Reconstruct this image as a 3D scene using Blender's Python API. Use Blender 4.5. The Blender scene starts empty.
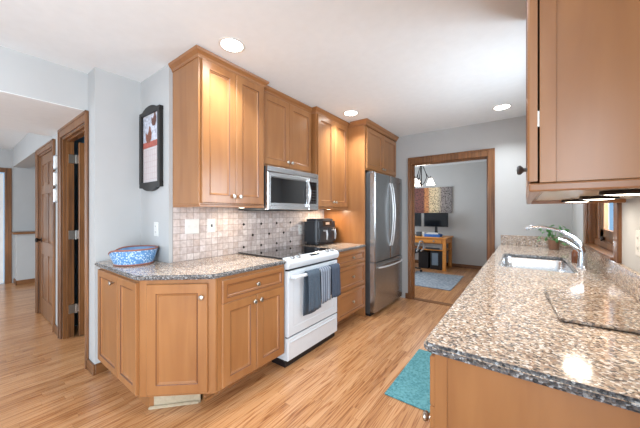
import bpy, bmesh, math, random
from mathutils import Vector, Matrix
random.seed(7)
S = bpy.context.scene
COL = S.collection

# ------------------------------------------------------------------ camera, sky, daylight, exposure
YAW = 0.638
cd = bpy.data.cameras.new('camera'); cam = bpy.data.objects.new('camera', cd); COL.objects.link(cam)
cam.location = (0, 0, 1.312); cam.rotation_euler = (math.pi/2, 0, YAW)
cd.sensor_width = 36; cd.lens = 36*276.2/640; cd.shift_y = -1.1/640; cd.clip_start = 0.05
S.camera = cam
S.view_settings.view_transform = 'Standard'; S.view_settings.look = 'None'
S.view_settings.gamma = 1; S.view_settings.use_curve_mapping = False
S.view_settings.exposure = 0.12

w = bpy.data.worlds.new('sky'); S.world = w; w.use_nodes = True
bg = w.node_tree.nodes['Background']
bg.inputs[0].default_value = (0.30, 0.58, 0.90, 1); bg.inputs[1].default_value = 1.3

def area(name, loc, rot, sx, sy, power, col=(1, 1, 1), spread=math.pi):
    l = bpy.data.lights.new(name, 'AREA'); l.shape = 'RECTANGLE'; l.size = sx; l.size_y = sy
    l.energy = power; l.color = col; l.spread = spread
    o = bpy.data.objects.new(name, l); o.location = loc; o.rotation_euler = rot; COL.objects.link(o); return o
# daylight at the windows of the rooms; the dining and side ones are added
DAY = (0.82, 0.915, 1.0)
area('daylight_patio', (-1.3, -2.54, 1.25), (math.pi/2, 0, 0), 2.3, 2.0, 8, DAY)
area('daylight_hall', (-5.2, -2.54, 1.4), (math.pi/2, 0, 0), 2.0, 1.5, 72, DAY)
area('added_daylight_dining', (-3.49, 5.8, 1.45), (math.pi/2, 0, -math.pi/2), 1.8, 1.4, 60, DAY)  # added light at an unseen window put in to brighten the dining room
area('daylight_sink', (0.60, 2.77, 1.55), (math.pi/2, 0, math.pi/2), 0.8, 0.85, 45, DAY)
area('added_daylight_side', (0.40, -1.45, 1.15), (math.pi/2, 0, math.pi/2), 1.5, 1.8, 185, DAY)  # added light from the right, at an invented window out of view

# ------------------------------------------------------------------ materials
def lin(c):
    if isinstance(c, str):
        c = c.lstrip('#'); c = [int(c[i:i+2], 16)/255 for i in (0, 2, 4)]
    return tuple((x/12.92 if x <= .04045 else ((x+.055)/1.055)**2.4) for x in c)+(1,)
def newmat(name):
    m = bpy.data.materials.new(name); m.use_nodes = True
    nt = m.node_tree; return m, nt, nt.nodes['Principled BSDF']
def N(nt, t, **kw):
    n = nt.nodes.new(t)
    for k, v in kw.items(): setattr(n, k, v)
    return n
def coords(nt, scale=(1, 1, 1), rot=(0, 0, 0)):
    tc = N(nt, 'ShaderNodeTexCoord'); mp = N(nt, 'ShaderNodeMapping')
    mp.inputs['Scale'].default_value = scale; mp.inputs['Rotation'].default_value = rot
    nt.links.new(tc.outputs['Object'], mp.inputs['Vector']); return mp.outputs[0]
def ramp(nt, stops, interp='LINEAR'):
    r = N(nt, 'ShaderNodeValToRGB'); r.color_ramp.interpolation = interp
    e = r.color_ramp.elements
    while len(e) < len(stops): e.new(0.5)
    for i, (p, c) in enumerate(stops): e[i].position = p; e[i].color = lin(c)
    return r
def bump(nt, b, src, strength, dist=0.002):
    bp = N(nt, 'ShaderNodeBump'); bp.inputs['Strength'].default_value = strength; bp.inputs['Distance'].default_value = dist
    nt.links.new(src, bp.inputs['Height']); nt.links.new(bp.outputs[0], b.inputs['Normal'])
def plain(name, c, rough=.5, metal=0, var=.04, scale=30, coat=0, bmp=0):
    m, nt, b = newmat(name)
    n = N(nt, 'ShaderNodeTexNoise'); n.inputs['Scale'].default_value = scale
    nt.links.new(coords(nt), n.inputs['Vector'])
    l = lin(c); r = N(nt, 'ShaderNodeValToRGB'); e = r.color_ramp.elements
    e[0].position = .3; e[1].position = .7
    e[0].color = tuple(x*(1-var) for x in l[:3])+(1,); e[1].color = tuple(min(1, x*(1+var)) for x in l[:3])+(1,)
    nt.links.new(n.outputs[0], r.inputs[0]); nt.links.new(r.outputs[0], b.inputs['Base Color'])
    b.inputs['Roughness'].default_value = rough; b.inputs['Metallic'].default_value = metal
    b.inputs['Coat Weight'].default_value = coat
    if bmp: bump(nt, b, n.outputs[0], bmp)
    return m
def wood(name, dark, light, axis='z', rough=.35, grain=1.0, coat=.15, fine=60):
    m, nt, b = newmat(name)
    k = {'x': (1.2, fine, fine), 'y': (fine, 1.2, fine), 'z': (fine, fine, 1.2)}[axis]
    n1 = N(nt, 'ShaderNodeTexNoise'); n1.inputs['Scale'].default_value = 1; n1.inputs['Detail'].default_value = 5
    n1.inputs['Distortion'].default_value = .6
    nt.links.new(coords(nt, k), n1.inputs['Vector'])
    k2 = tuple(v*.06 if v > 2 else v*.9 for v in k)
    n2 = N(nt, 'ShaderNodeTexNoise'); n2.inputs['Scale'].default_value = 1; n2.inputs['Detail'].default_value = 3
    nt.links.new(coords(nt, k2), n2.inputs['Vector'])
    mx = N(nt, 'ShaderNodeMix'); mx.data_type = 'FLOAT'; mx.inputs[0].default_value = .5
    nt.links.new(n1.outputs[0], mx.inputs[2]); nt.links.new(n2.outputs[0], mx.inputs[3])
    r = ramp(nt, [(.5-.16/grain, dark), (.5+.16/grain, light)])
    nt.links.new(mx.outputs[0], r.inputs[0]); nt.links.new(r.outputs[0], b.inputs['Base Color'])
    b.inputs['Roughness'].default_value = rough; b.inputs['Coat Weight'].default_value = coat; b.inputs['Coat Roughness'].default_value = .25
    bump(nt, b, n1.outputs[0], .08, .001)
    return m
def emit(name, c, s):
    m, nt, b = newmat(name); b.inputs['Base Color'].default_value = lin(c)
    b.inputs['Emission Color'].default_value = lin(c); b.inputs['Emission Strength'].default_value = s; return m

M = {}
M['wall'] = plain('grey_wall_paint', '#b1b1b0', .75, var=.012, scale=6)
M['wall_blue'] = plain('blue_room_paint', '#5d7c92', .8, var=.02)
M['ceil'] = plain('ceiling_paint', '#e2e6e8', .85, var=.015, scale=14)
M['white'] = plain('white_plastic', '#d2d0cb', .4, var=.01)
M['white_door'] = plain('white_door_paint', '#e8e8e6', .5, var=.01)
M['enamel'] = plain('white_enamel', '#cfd5da', .18, var=.01, coat=.4)
M['maple'] = wood('maple_cabinet', '#83542f', '#a87547', 'z', .30, .85, fine=11)
M['maple_h'] = wood('maple_cabinet_rail', '#7e4f2d', '#a27044', 'y', .30, .6, fine=14)
M['maple_x'] = wood('maple_cabinet_rail_across', '#7e4f2d', '#a27044', 'x', .30, .6, fine=14)
M['glaze'] = wood('brown_glaze_line', '#542d18', '#6b4027', 'z', .4)
M['maple_in'] = plain('cabinet_underside_laminate', '#dccbb8', .16, var=.03)
M['kick_pale'] = wood('pale_unfinished_board', '#a09077', '#b5a68c', 'x', .6)
M['oak'] = wood('oak_trim', '#4e2e15', '#8a5a30', 'z', .36, 1.35)
M['oak_y'] = wood('oak_trim_y', '#4e2e15', '#8a5a30', 'y', .4, 1.0)
M['oak_x'] = wood('oak_trim_x', '#4e2e15', '#8a5a30', 'x', .4, 1.0)
M['desk'] = wood('honey_pine', '#b8742f', '#d9954a', 'x', .4)
M['steel_dark'] = plain('dark_grey_metal', '#55585b', .4, .6, var=.03)
M['chrome'] = plain('chrome', '#d8dadc', .12, 1, var=.01)
M['nickel'] = plain('brushed_nickel', '#b9b4ac', .28, 1, var=.02)
M['handle_steel'] = plain('satin_handle_steel', '#d6d8da', .35, .6, var=.01)
M['black'] = plain('black_plastic', '#15161a', .35, var=.03)
M['blackglass'] = plain('black_glass', '#0c0d10', .06, var=.01, coat=.6)
M['screen'] = plain('dark_screen', '#101318', .12, var=.01)
M['bronze'] = plain('dark_bronze', '#2b2320', .4, .7)
M['darkwood'] = wood('black_brown_frame_wood', '#0b0908', '#161210', 'z', .5)
M['shade'] = emit('frosted_lamp_shade', '#fff6ea', 2.6)
M['lamp'] = emit('recessed_lamp_lens', '#fffaf2', 14)
M['puck'] = emit('puck_lens', '#fff2dc', 9)
M['grey_dark_plastic'] = plain('charcoal_plastic', '#2b2f35', .35, var=.04)
M['silver'] = plain('silver_plastic', '#aeb0b2', .3, .5)

def steel(name, c, axis='z'):
    m, nt, b = newmat(name)
    k = (90, 90, 1) if axis == 'z' else (90, 1, 90)
    n = N(nt, 'ShaderNodeTexNoise'); n.inputs['Scale'].default_value = 1; n.inputs['Detail'].default_value = 2
    nt.links.new(coords(nt, k), n.inputs['Vector'])
    l = lin(c); r = N(nt, 'ShaderNodeValToRGB'); e = r.color_ramp.elements
    e[0].position = .3; e[1].position = .7
    e[0].color = tuple(x*.94 for x in l[:3])+(1,); e[1].color = tuple(x*1.05 for x in l[:3])+(1,)
    nt.links.new(n.outputs[0], r.inputs[0]); nt.links.new(r.outputs[0], b.inputs['Base Color'])
    b.inputs['Metallic'].default_value = 1; b.inputs['Roughness'].default_value = .27
    return m
M['steel'] = steel('stainless_steel', '#b6b9bb')
M['steel_h'] = steel('stainless_steel_across', '#cfd1d3', 'y')

def granite(name, edge=False, dark=1):
    m, nt, b = newmat(name)
    co = coords(nt)
    v = N(nt, 'ShaderNodeTexVoronoi'); v.inputs['Scale'].default_value = 150; nt.links.new(co, v.inputs['Vector'])
    sx = N(nt, 'ShaderNodeSeparateColor'); nt.links.new(v.outputs['Color'], sx.inputs[0])
    r = ramp(nt, [(0, '#1d1c1d'), (.10, '#524b47'), (.22, '#8b786a'), (.38, '#a99480'), (.56, '#c6b29c'), (.74, '#987860'), (.87, '#e2dacf')], 'CONSTANT')
    nt.links.new(sx.outputs[0], r.inputs[0])
    v2 = N(nt, 'ShaderNodeTexVoronoi'); v2.inputs['Scale'].default_value = 80; nt.links.new(co, v2.inputs['Vector'])
    sx2 = N(nt, 'ShaderNodeSeparateColor'); nt.links.new(v2.outputs['Color'], sx2.inputs[0])
    r2 = ramp(nt, [(0, '#9a8d84'), (.3, '#bda996'), (.62, '#cbb097'), (.85, '#b4afaa')], 'CONSTANT')
    nt.links.new(sx2.outputs[1], r2.inputs[0])
    mx = N(nt, 'ShaderNodeMix'); mx.data_type = 'RGBA'; mx.inputs[0].default_value = .25
    nt.links.new(r.outputs[0], mx.inputs[6]); nt.links.new(r2.outputs[0], mx.inputs[7])
    nt.links.new(mx.outputs[2], b.inputs['Base Color'])
    b.inputs['Roughness'].default_value = .11; b.inputs['Specular IOR Level'].default_value = .6
    if dark != 1:
        for e in list(r.color_ramp.elements)+list(r2.color_ramp.elements): e.color = tuple(q*dark for q in e.color[:3])+(1,)
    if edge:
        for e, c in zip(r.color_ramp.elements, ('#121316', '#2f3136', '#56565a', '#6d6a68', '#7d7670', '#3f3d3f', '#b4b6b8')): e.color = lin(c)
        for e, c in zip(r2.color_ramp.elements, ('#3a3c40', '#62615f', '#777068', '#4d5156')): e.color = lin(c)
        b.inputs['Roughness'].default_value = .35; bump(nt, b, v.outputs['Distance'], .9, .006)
    return m
M['granite'] = granite('speckled_granite')
M['granite_board'] = granite('polished_brown_granite', False, .78)
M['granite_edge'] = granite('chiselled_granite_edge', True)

def floor_mat():
    m, nt, b = newmat('oak_plank_floor')
    tc = N(nt, 'ShaderNodeTexCoord'); sp = N(nt, 'ShaderNodeSeparateXYZ'); nt.links.new(tc.outputs['Object'], sp.inputs[0])
    def mth(op, a, bb=None):
        n = N(nt, 'ShaderNodeMath', operation=op)
        for i, q in enumerate((a, bb)):
            if q is None: continue
            if isinstance(q, (int, float)): n.inputs[i].default_value = q
            else: nt.links.new(q, n.inputs[i])
        return n.outputs[0]
    PW = .057
    px = mth('DIVIDE', sp.outputs[0], PW); ix = mth('FLOOR', px); fx = mth('FRACT', px)
    wn = N(nt, 'ShaderNodeTexWhiteNoise', noise_dimensions='1D'); nt.links.new(ix, wn.inputs['W'])
    py = mth('ADD', mth('DIVIDE', sp.outputs[1], .95), mth('MULTIPLY', wn.outputs['Value'], 7.3)); iy = mth('FLOOR', py); fy = mth('FRACT', py)
    cv = N(nt, 'ShaderNodeCombineXYZ'); nt.links.new(ix, cv.inputs[0]); nt.links.new(iy, cv.inputs[1])
    w2 = N(nt, 'ShaderNodeTexWhiteNoise', noise_dimensions='2D'); nt.links.new(cv.outputs[0], w2.inputs['Vector'])
    # grain: stretched noise shifted per board
    gv = N(nt, 'ShaderNodeCombineXYZ')
    nt.links.new(mth('MULTIPLY', sp.outputs[0], 26.), gv.inputs[0])
    nt.links.new(mth('MULTIPLY', sp.outputs[1], .9), gv.inputs[1])
    nt.links.new(mth('MULTIPLY', w2.outputs['Value'], 40.), gv.inputs[2])
    g = N(nt, 'ShaderNodeTexNoise'); g.inputs['Scale'].default_value = 1; g.inputs['Detail'].default_value = 2; g.inputs['Distortion'].default_value = .5
    nt.links.new(gv.outputs[0], g.inputs['Vector'])
    bands = mth('FRACT', mth('MULTIPLY', g.outputs[0], 7.))
    tri = mth('ABSOLUTE', mth('SUBTRACT', bands, .5))
    gv2 = N(nt, 'ShaderNodeVectorMath', operation='MULTIPLY'); nt.links.new(gv.outputs[0], gv2.inputs[0]); gv2.inputs[1].default_value = (7, 2.5, 1)
    g2 = N(nt, 'ShaderNodeTexNoise'); g2.inputs['Scale'].default_value = 1; g2.inputs['Detail'].default_value = 3
    nt.links.new(gv2.outputs[0], g2.inputs['Vector'])
    dk = ramp(nt, [(0, '#d3b89f'), (.22, '#ffffff')]); nt.links.new(tri, dk.inputs[0])
    val = mth('ADD', mth('ADD', mth('MULTIPLY', tri, .28), mth('MULTIPLY', g2.outputs[0], .42)), mth('MULTIPLY', w2.outputs['Value'], .30))
    r = ramp(nt, [(.15, '#966540'), (.36, '#b28054'), (.55, '#be8e63'), (.80, '#c99d74')])
    nt.links.new(val, r.inputs[0])
    gap = mth('MINIMUM', mth('MULTIPLY', mth('MINIMUM', fx, mth('SUBTRACT', 1., fx)), PW/.0012),
              mth('MULTIPLY', mth('MINIMUM', fy, mth('SUBTRACT', 1., fy)), .95/.0012))
    gap = mth('MINIMUM', gap, 1.)
    gap = mth('ADD', mth('MULTIPLY', gap, .45), .55)
    mx = N(nt, 'ShaderNodeMix'); mx.data_type = 'RGBA'; mx.blend_type = 'MULTIPLY'; mx.inputs[0].default_value = 1
    nt.links.new(r.outputs[0], mx.inputs[6]); nt.links.new(gap, mx.inputs[7])
    m3 = N(nt, 'ShaderNodeMix'); m3.data_type = 'RGBA'; m3.blend_type = 'MULTIPLY'; m3.inputs[0].default_value = 1
    nt.links.new(mx.outputs[2], m3.inputs[6]); nt.links.new(dk.outputs[0], m3.inputs[7])
    nt.links.new(m3.outputs[2], b.inputs['Base Color'])
    b.inputs['Roughness'].default_value = .3; b.inputs['Coat Weight'].default_value = .3; b.inputs['Coat Roughness'].default_value = .16
    return m
M['floor'] = floor_mat()

def tile_mat():
    m, nt, b = newmat('tumbled_stone_tile')
    tc = N(nt, 'ShaderNodeTexCoord'); sp = N(nt, 'ShaderNodeSeparateXYZ'); nt.links.new(tc.outputs['Object'], sp.inputs[0])
    cv = N(nt, 'ShaderNodeCombineXYZ'); nt.links.new(sp.outputs[1], cv.inputs[0]); nt.links.new(sp.outputs[2], cv.inputs[1])
    br = N(nt, 'ShaderNodeTexBrick'); br.offset = 0; br.squash = 1
    br.inputs['Scale'].default_value = 1; br.inputs['Brick Width'].default_value = .057; br.inputs['Row Height'].default_value = .057
    br.inputs['Mortar Size'].default_value = .0024; br.inputs['Mortar Smooth'].default_value = .3
    br.inputs['Color1'].default_value = (0, 0, 0, 1); br.inputs['Color2'].default_value = (1, 1, 1, 1); br.inputs['Mortar'].default_value = (.5, .5, .5, 1)
    nt.links.new(cv.outputs[0], br.inputs['Vector'])
    r = ramp(nt, [(0, '#bdaeaa'), (.3, '#cdc0bb'), (.55, '#d8cdca'), (.8, '#c6b3aa'), (1, '#e2d9d6')])
    nt.links.new(br.outputs['Color'], r.inputs[0])
    n = N(nt, 'ShaderNodeTexNoise'); n.inputs['Scale'].default_value = 35; n.inputs['Detail'].default_value = 4
    nt.links.new(tc.outputs['Object'], n.inputs['Vector'])
    rn = ramp(nt, [(.3, '#d8d4d0'), (.7, '#ffffff')]); nt.links.new(n.outputs[0], rn.inputs[0])
    mu = N(nt, 'ShaderNodeMix'); mu.data_type = 'RGBA'; mu.blend_type = 'MULTIPLY'; mu.inputs[0].default_value = 1
    nt.links.new(r.outputs[0], mu.inputs[6]); nt.links.new(rn.outputs[0], mu.inputs[7])
    mx = N(nt, 'ShaderNodeMix'); mx.data_type = 'RGBA'; nt.links.new(br.outputs['Fac'], mx.inputs[0])
    nt.links.new(mu.outputs[2], mx.inputs[6]); mx.inputs[7].default_value = lin('#93857d')
    nt.links.new(mx.outputs[2], b.inputs['Base Color']); b.inputs['Roughness'].default_value = .45
    inv = N(nt, 'ShaderNodeMath', operation='SUBTRACT'); inv.inputs[0].default_value = 1; nt.links.new(br.outputs['Fac'], inv.inputs[1])
    bump(nt, b, inv.outputs[0], .4, .002)
    return m
M['tile'] = tile_mat()

def cloth(name, c1, c2, scale=220, stripes=None):
    m, nt, b = newmat(name)
    n = N(nt, 'ShaderNodeTexNoise'); n.inputs['Scale'].default_value = scale; n.inputs['Detail'].default_value = 3
    nt.links.new(coords(nt), n.inputs['Vector'])
    r = ramp(nt, [(.35, c1), (.65, c2)]); nt.links.new(n.outputs[0], r.inputs[0])
    out = r.outputs[0]
    if stripes:
        wv = N(nt, 'ShaderNodeTexWave', bands_direction='Y'); wv.inputs['Scale'].default_value = stripes[1]
        nt.links.new(coords(nt), wv.inputs['Vector'])
        sr = ramp(nt, [(.45, '#000000'), (.55, '#ffffff')]); nt.links.new(wv.outputs[0], sr.inputs[0])
        mx = N(nt, 'ShaderNodeMix'); mx.data_type = 'RGBA'; nt.links.new(sr.outputs[0], mx.inputs[0])
        nt.links.new(out, mx.inputs[6]); mx.inputs[7].default_value = lin(stripes[0]); out = mx.outputs[2]
    nt.links.new(out, b.inputs['Base Color']); b.inputs['Roughness'].default_value = .95
    bump(nt, b, n.outputs[0], .5, .003)
    return m
M['towel_blue'] = cloth('slate_blue_terry', '#3b4654', '#55636f')
M['towel_grey'] = cloth('grey_striped_terry', '#7f8794', '#979eaa', stripes=('#5a6472', 9))
M['towel_dark'] = cloth('dark_slate_terry', '#363f4d', '#4a5566')
M['teal'] = cloth('teal_mat_weave', '#437c84', '#629aa1', 60)
M['rug'] = cloth('blue_grey_rug', '#6f7a87', '#97a0aa', 25)
M['seatcloth'] = cloth('black_mesh_cloth', '#1a1c20', '#2b2e33')

def dots_mat():
    m, nt, b = newmat('blue_white_patterned_fabric')
    v = N(nt, 'ShaderNodeTexVoronoi'); v.inputs['Scale'].default_value = 75; nt.links.new(coords(nt), v.inputs['Vector'])
    r = ramp(nt, [(.0, '#d5e0ea'), (.34, '#b3c9dc'), (.44, '#6592c0'), (.8, '#5081b4')]); nt.links.new(v.outputs['Distance'], r.inputs[0])
    nt.links.new(r.outputs[0], b.inputs['Base Color']); b.inputs['Roughness'].default_value = .6
    return m
M['dots'] = dots_mat()
M['basket_in'] = plain('blue_basket_lining', '#6f93b8', .5, var=.1)
M['basket_rim'] = plain('brown_basket_rim', '#8c5a4c', .5)

def art_mat():
    m, nt, b = newmat('abstract_autumn_print')
    tc = N(nt, 'ShaderNodeTexCoord')
    sp = N(nt, 'ShaderNodeSeparateXYZ'); nt.links.new(tc.outputs['Generated'], sp.inputs[0])
    r = ramp(nt, [(0, '#6a3a34'), (.28, '#744238'), (.32, '#c07c48'), (.41, '#c48858'), (.44, '#dcc096'), (.64, '#d8c4a0'), (.76, '#8f8480'), (1, '#7c7878')])
    nt.links.new(sp.outputs[0], r.inputs[0])
    n = N(nt, 'ShaderNodeTexNoise'); n.inputs['Scale'].default_value = 34; n.inputs['Detail'].default_value = 6; nt.links.new(tc.outputs['Object'], n.inputs['Vector'])
    rn = ramp(nt, [(.42, '#3c2a24'), (.5, '#ffffff')]); nt.links.new(n.outputs[0], rn.inputs[0])
    mx = N(nt, 'ShaderNodeMix'); mx.data_type = 'RGBA'; mx.blend_type = 'MULTIPLY'; mx.inputs[0].default_value = .75
    nt.links.new(r.outputs[0], mx.inputs[6]); nt.links.new(rn.outputs[0], mx.inputs[7]); nt.links.new(mx.outputs[2], b.inputs['Base Color'])
    b.inputs['Roughness'].default_value = .7
    return m
M['art'] = art_mat()
M['leaf'] = plain('green_leaf', '#5f9a5a', .45, var=.3, scale=40)
M['amber'] = plain('amber_bottle', '#6b3a1c', .15, var=.05, coat=.5)
def glass():
    m = bpy.data.materials.new('window_glass'); m.use_nodes = True; nt = m.node_tree; nt.nodes.clear()
    o = N(nt, 'ShaderNodeOutputMaterial'); t = N(nt, 'ShaderNodeBsdfTransparent'); g = N(nt, 'ShaderNodeBsdfGlossy'); g.inputs['Roughness'].default_value = .02
    f = N(nt, 'ShaderNodeFresnel'); mx = N(nt, 'ShaderNodeMixShader')
    ge = N(nt, 'ShaderNodeNewGeometry'); iv = N(nt, 'ShaderNodeMath', operation='SUBTRACT'); iv.inputs[0].default_value = 1; nt.links.new(ge.outputs['Backfacing'], iv.inputs[1])
    ml = N(nt, 'ShaderNodeMath', operation='MULTIPLY'); nt.links.new(iv.outputs[0], ml.inputs[0]); nt.links.new(f.outputs[0], ml.inputs[1])
    nt.links.new(ml.outputs[0], mx.inputs[0]); nt.links.new(t.outputs[0], mx.inputs[1]); nt.links.new(g.outputs[0], mx.inputs[2]); nt.links.new(mx.outputs[0], o.inputs[0]); return m
M['glass'] = glass()

# ------------------------------------------------------------------ mesh helpers (all in world coordinates)
def nb(): return bmesh.new()
def box(bm, x0, x1, y0, y1, z0, z1, bev=0, seg=2, mat=None):
    r = bmesh.ops.create_cube(bm, size=1)
    vs = r['verts']
    for v in vs:
        v.co = Vector(((x0+x1)/2+v.co.x*(x1-x0), (y0+y1)/2+v.co.y*(y1-y0), (z0+z1)/2+v.co.z*(z1-z0)))
    if bev:
        es = list({e for v in vs for e in v.link_edges})
        r2 = bmesh.ops.bevel(bm, geom=es, offset=min(bev, .49*min(x1-x0, y1-y0, z1-z0)), segments=seg, affect='EDGES', profile=.5)
        vs = list({v for f in r2['faces'] for v in f.verts} | {v for v in vs if v.is_valid})
    if mat:
        for v in vs: v.co = mat @ v.co
    return bm
def prism(bm, pts, z0, z1, bev=0, seg=3, hole=None):
    edges = []
    for loop in ([pts] + ([hole] if hole else [])):
        vs = [bm.verts.new((p[0], p[1], z0)) for p in loop]
        edges += [bm.edges.new((vs[i], vs[(i+1) % len(vs)])) for i in range(len(vs))]
    r = bmesh.ops.triangle_fill(bm, edges=edges, use_beauty=True)
    fs = [g for g in r['geom'] if isinstance(g, bmesh.types.BMFace)]
    e = bmesh.ops.extrude_face_region(bm, geom=fs)
    for v in e['geom']:
        if isinstance(v, bmesh.types.BMVert): v.co.z = z1
    bmesh.ops.recalc_face_normals(bm, faces=bm.faces)
    if bev:
        es = [ed for ed in bm.edges if len(ed.link_faces) == 2 and abs(ed.verts[0].co.z-ed.verts[1].co.z) < 1e-6
              and abs(abs(ed.link_faces[0].normal.z)-abs(ed.link_faces[1].normal.z)) > .5]
        bmesh.ops.bevel(bm, geom=es, offset=bev, segments=seg, affect='EDGES')
    return bm
def tube(bm, pts, r, n=10, caps=True):
    pts = [Vector(p) for p in pts]; rs = r if isinstance(r, (list, tuple)) else [r]*len(pts)
    rings = []; up = None
    for i, p in enumerate(pts):
        t = (pts[min(i+1, len(pts)-1)]-pts[max(i-1, 0)]).normalized()
        if up is None: up = Vector((0, 0, 1)) if abs(t.z) < .9 else Vector((1, 0, 0))
        a = t.cross(up).normalized(); b = a.cross(t).normalized(); up = b
        rings.append([bm.verts.new(p+(a*math.cos(2*math.pi*k/n)+b*math.sin(2*math.pi*k/n))*rs[i]) for k in range(n)])
    for i in range(len(rings)-1):
        for k in range(n):
            bm.faces.new((rings[i][k], rings[i][(k+1) % n], rings[i+1][(k+1) % n], rings[i+1][k]))
    if caps:
        bm.faces.new(rings[0][::-1]); bm.faces.new(rings[-1])
    bmesh.ops.recalc_face_normals(bm, faces=bm.faces)
    return bm
def lathe(bm, prof, origin, axis=(0, 0, 1), n=24):
    """prof: (radius, height) pairs along the axis"""
    ax = Vector(axis).normalized(); q = Vector((0, 0, 1)).rotation_difference(ax); o = Vector(origin)
    rings = []
    for r, h in prof:
        rings.append([bm.verts.new(o+q @ Vector((max(r, 1e-5)*math.cos(2*math.pi*k/n), max(r, 1e-5)*math.sin(2*math.pi*k/n), h))) for k in range(n)])
    for i in range(len(rings)-1):
        for k in range(n):
            bm.faces.new((rings[i][k], rings[i][(k+1) % n], rings[i+1][(k+1) % n], rings[i+1][k]))
    bm.faces.new(rings[0][::-1]); bm.faces.new(rings[-1])
    bmesh.ops.recalc_face_normals(bm, faces=bm.faces)
    return bm
def frame_m(origin, U, Nn):
    U = Vector(U).normalized(); Nn = Vector(Nn).normalized(); V = Vector((0, 0, 1))
    m = Matrix((U, V, Nn)).transposed().to_4x4(); m.translation = Vector(origin); return m
def rings_panel(bm, m, wd, ht, prof, back=0.0):
    """rectangular panel: prof list of (inset, depth); closed at back and centre; m maps local (u,v,n)"""
    rs = []
    for ins, d in [(0, back)]+prof:
        rs.append([bm.verts.new(m @ Vector(p)) for p in ((ins, ins, d), (wd-ins, ins, d), (wd-ins, ht-ins, d), (ins, ht-ins, d))])
    bm.faces.new(rs[0][::-1])
    for i in range(len(rs)-1):
        for k in range(4):
            bm.faces.new((rs[i][k], rs[i][(k+1) % 4], rs[i+1][(k+1) % 4], rs[i+1][k]))
    bm.faces.new(rs[-1]); bmesh.ops.recalc_face_normals(bm, faces=bm.faces)
    return bm

WLOC = {}
def thing(name, label, cat, loc, group=None):
    o = bpy.data.objects.new(name, None); o.empty_display_size = .1; COL.objects.link(o); o.location = loc
    o['label'] = label; o['category'] = cat
    if group: o['group'] = group
    WLOC[o] = Vector(loc); return o
def obj(name, bm, mat, parent=None, smooth=False, label=None):
    me = bpy.data.meshes.new(name)
    if parent is not None: off = WLOC[parent]
    else:
        xs = [v.co for v in bm.verts]
        off = Vector(((min(c.x for c in xs)+max(c.x for c in xs))/2, (min(c.y for c in xs)+max(c.y for c in xs))/2, min(c.z for c in xs)))
    for v in bm.verts: v.co -= off
    bm.to_mesh(me); bm.free()
    if smooth:
        for p in me.polygons: p.use_smooth = True
        try: me.set_sharp_from_angle(angle=math.radians(40))
        except Exception: pass
    me.materials.append(M[mat] if isinstance(mat, str) else mat)
    o = bpy.data.objects.new(name, me); COL.objects.link(o)
    if parent is not None: o.parent = parent; WLOC[o] = off
    else: o.location = off; WLOC[o] = off
    if label: o['label'] = label
    return o
def worktop(bm):
    o = obj('granite_worktop', bm, 'granite', None, True); o.data.materials.append(M['granite_edge'])
    for p in o.data.polygons:
        if abs(p.normal.z) < .93: p.material_index = 1
    return o
def tag(o, label, cat, group=None):
    o['label'] = label; o['category'] = cat
    if group: o['group'] = group
    return o
def struct(name, bm, mat, parent=None, smooth=False):
    o = obj(name, bm, mat, parent, smooth)
    if parent is None: o['kind'] = 'structure'
    return o
def copy_tree(o, parent=None):
    c = o.copy(); COL.objects.link(c)
    if parent is not None: c.parent = parent
    for ch in list(o.children): copy_tree(ch, c)
    return c
def B(*a, **k): return box(nb(), *a, **k)
PI = math.pi

# ------------------------------------------------------------------ room shell
XW = -2.27; XR = .43; YF = 4.2; ZC = 2.496; YD = .712; XH = -2.988; ZS = 2.176; XL = -7.72; YB = -2.6
struct('floor', B(-8.0, .535, YB-.1, 7.6, -.1, 0), 'floor')
struct('ceiling', B(-8.0, .535, YB-.1, 7.6, ZC, ZC+.1), 'ceil')
struct('wall_header', B(-4.30, XH, YB, YD, ZS+.006, ZC), 'wall')
struct('ceiling', B(-4.299, XH-.001, YB, YD-.001, ZS, ZS+.005), 'ceil')
# left run of walls
struct('wall_left', B(XW-.1, XW, 1.047, YF, 0, ZC), 'wall')
struct('wall_nook', B(-2.804, XW-.1, 1.047, 1.147, 0, ZC), 'wall')
struct('wall_alcove', B(-2.92, -2.804, YD, 1.147, 0, ZC), 'wall')
WD = .09
bm = nb(); DX0, DX1, DZ = -3.87, -3.0, 2.09
HX0, HX1, HZ = -5.10, -4.235, 2.06
box(bm, DX1, -2.92, YD, YD+WD, 0, ZC); box(bm, DX0, DX1, YD, YD+WD, DZ, ZC); box(bm, HX1, DX0, YD, YD+WD, 0, ZC)
box(bm, HX0, HX1, YD, YD+WD, HZ, ZC); box(bm, -5.24, HX0, YD, YD+WD, 0, ZC)
struct('wall_doorway', bm, 'wall')
struct('wall_hall_header', B(-7.5, -5.24, YD, YD+.2, 2.15, ZC), 'wall')
# far hall wall with white door
bm = nb(); box(bm, XL-.1, XL, YB, -.25, 0, ZC); box(bm, XL-.1, XL, -.25, .63, 2.06, ZC); box(bm, XL-.1, XL, .63, 2.4, 0, ZC)
struct('wall_hall_end', bm, 'wall')
struct('wall_stair', B(XL, -4.3, 2.4, 2.5, 0, ZC), 'wall')
struct('wall_half', B(-7.70, -7.40, .75, 1.9, 0, .92), 'wall')
struct('trim_ledge', B(-7.71, -7.36, .70, 1.95, .922, .962, bev=.008), 'oak_y')
# inner room behind the doorway
struct('wall_closet', B(-4.30, -4.2, YD+WD, 2.4, 0, ZC), 'wall_blue')
struct('wall_closet_end', B(-4.2, XW-.1, 2.3, 2.4, 0, ZC), 'wall_blue')
# kitchen far wall with opening
OX0, OX1, OZ = -1.390, -.372, 2.06
bm = nb(); box(bm, -3.6, OX0, YF, YF+.12, 0, ZC); box(bm, OX1, XR+.105, YF, YF+.12, 0, ZC); box(bm, OX0, OX1, YF, YF+.12, OZ, ZC)
struct('wall_far', bm, 'wall')
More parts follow.
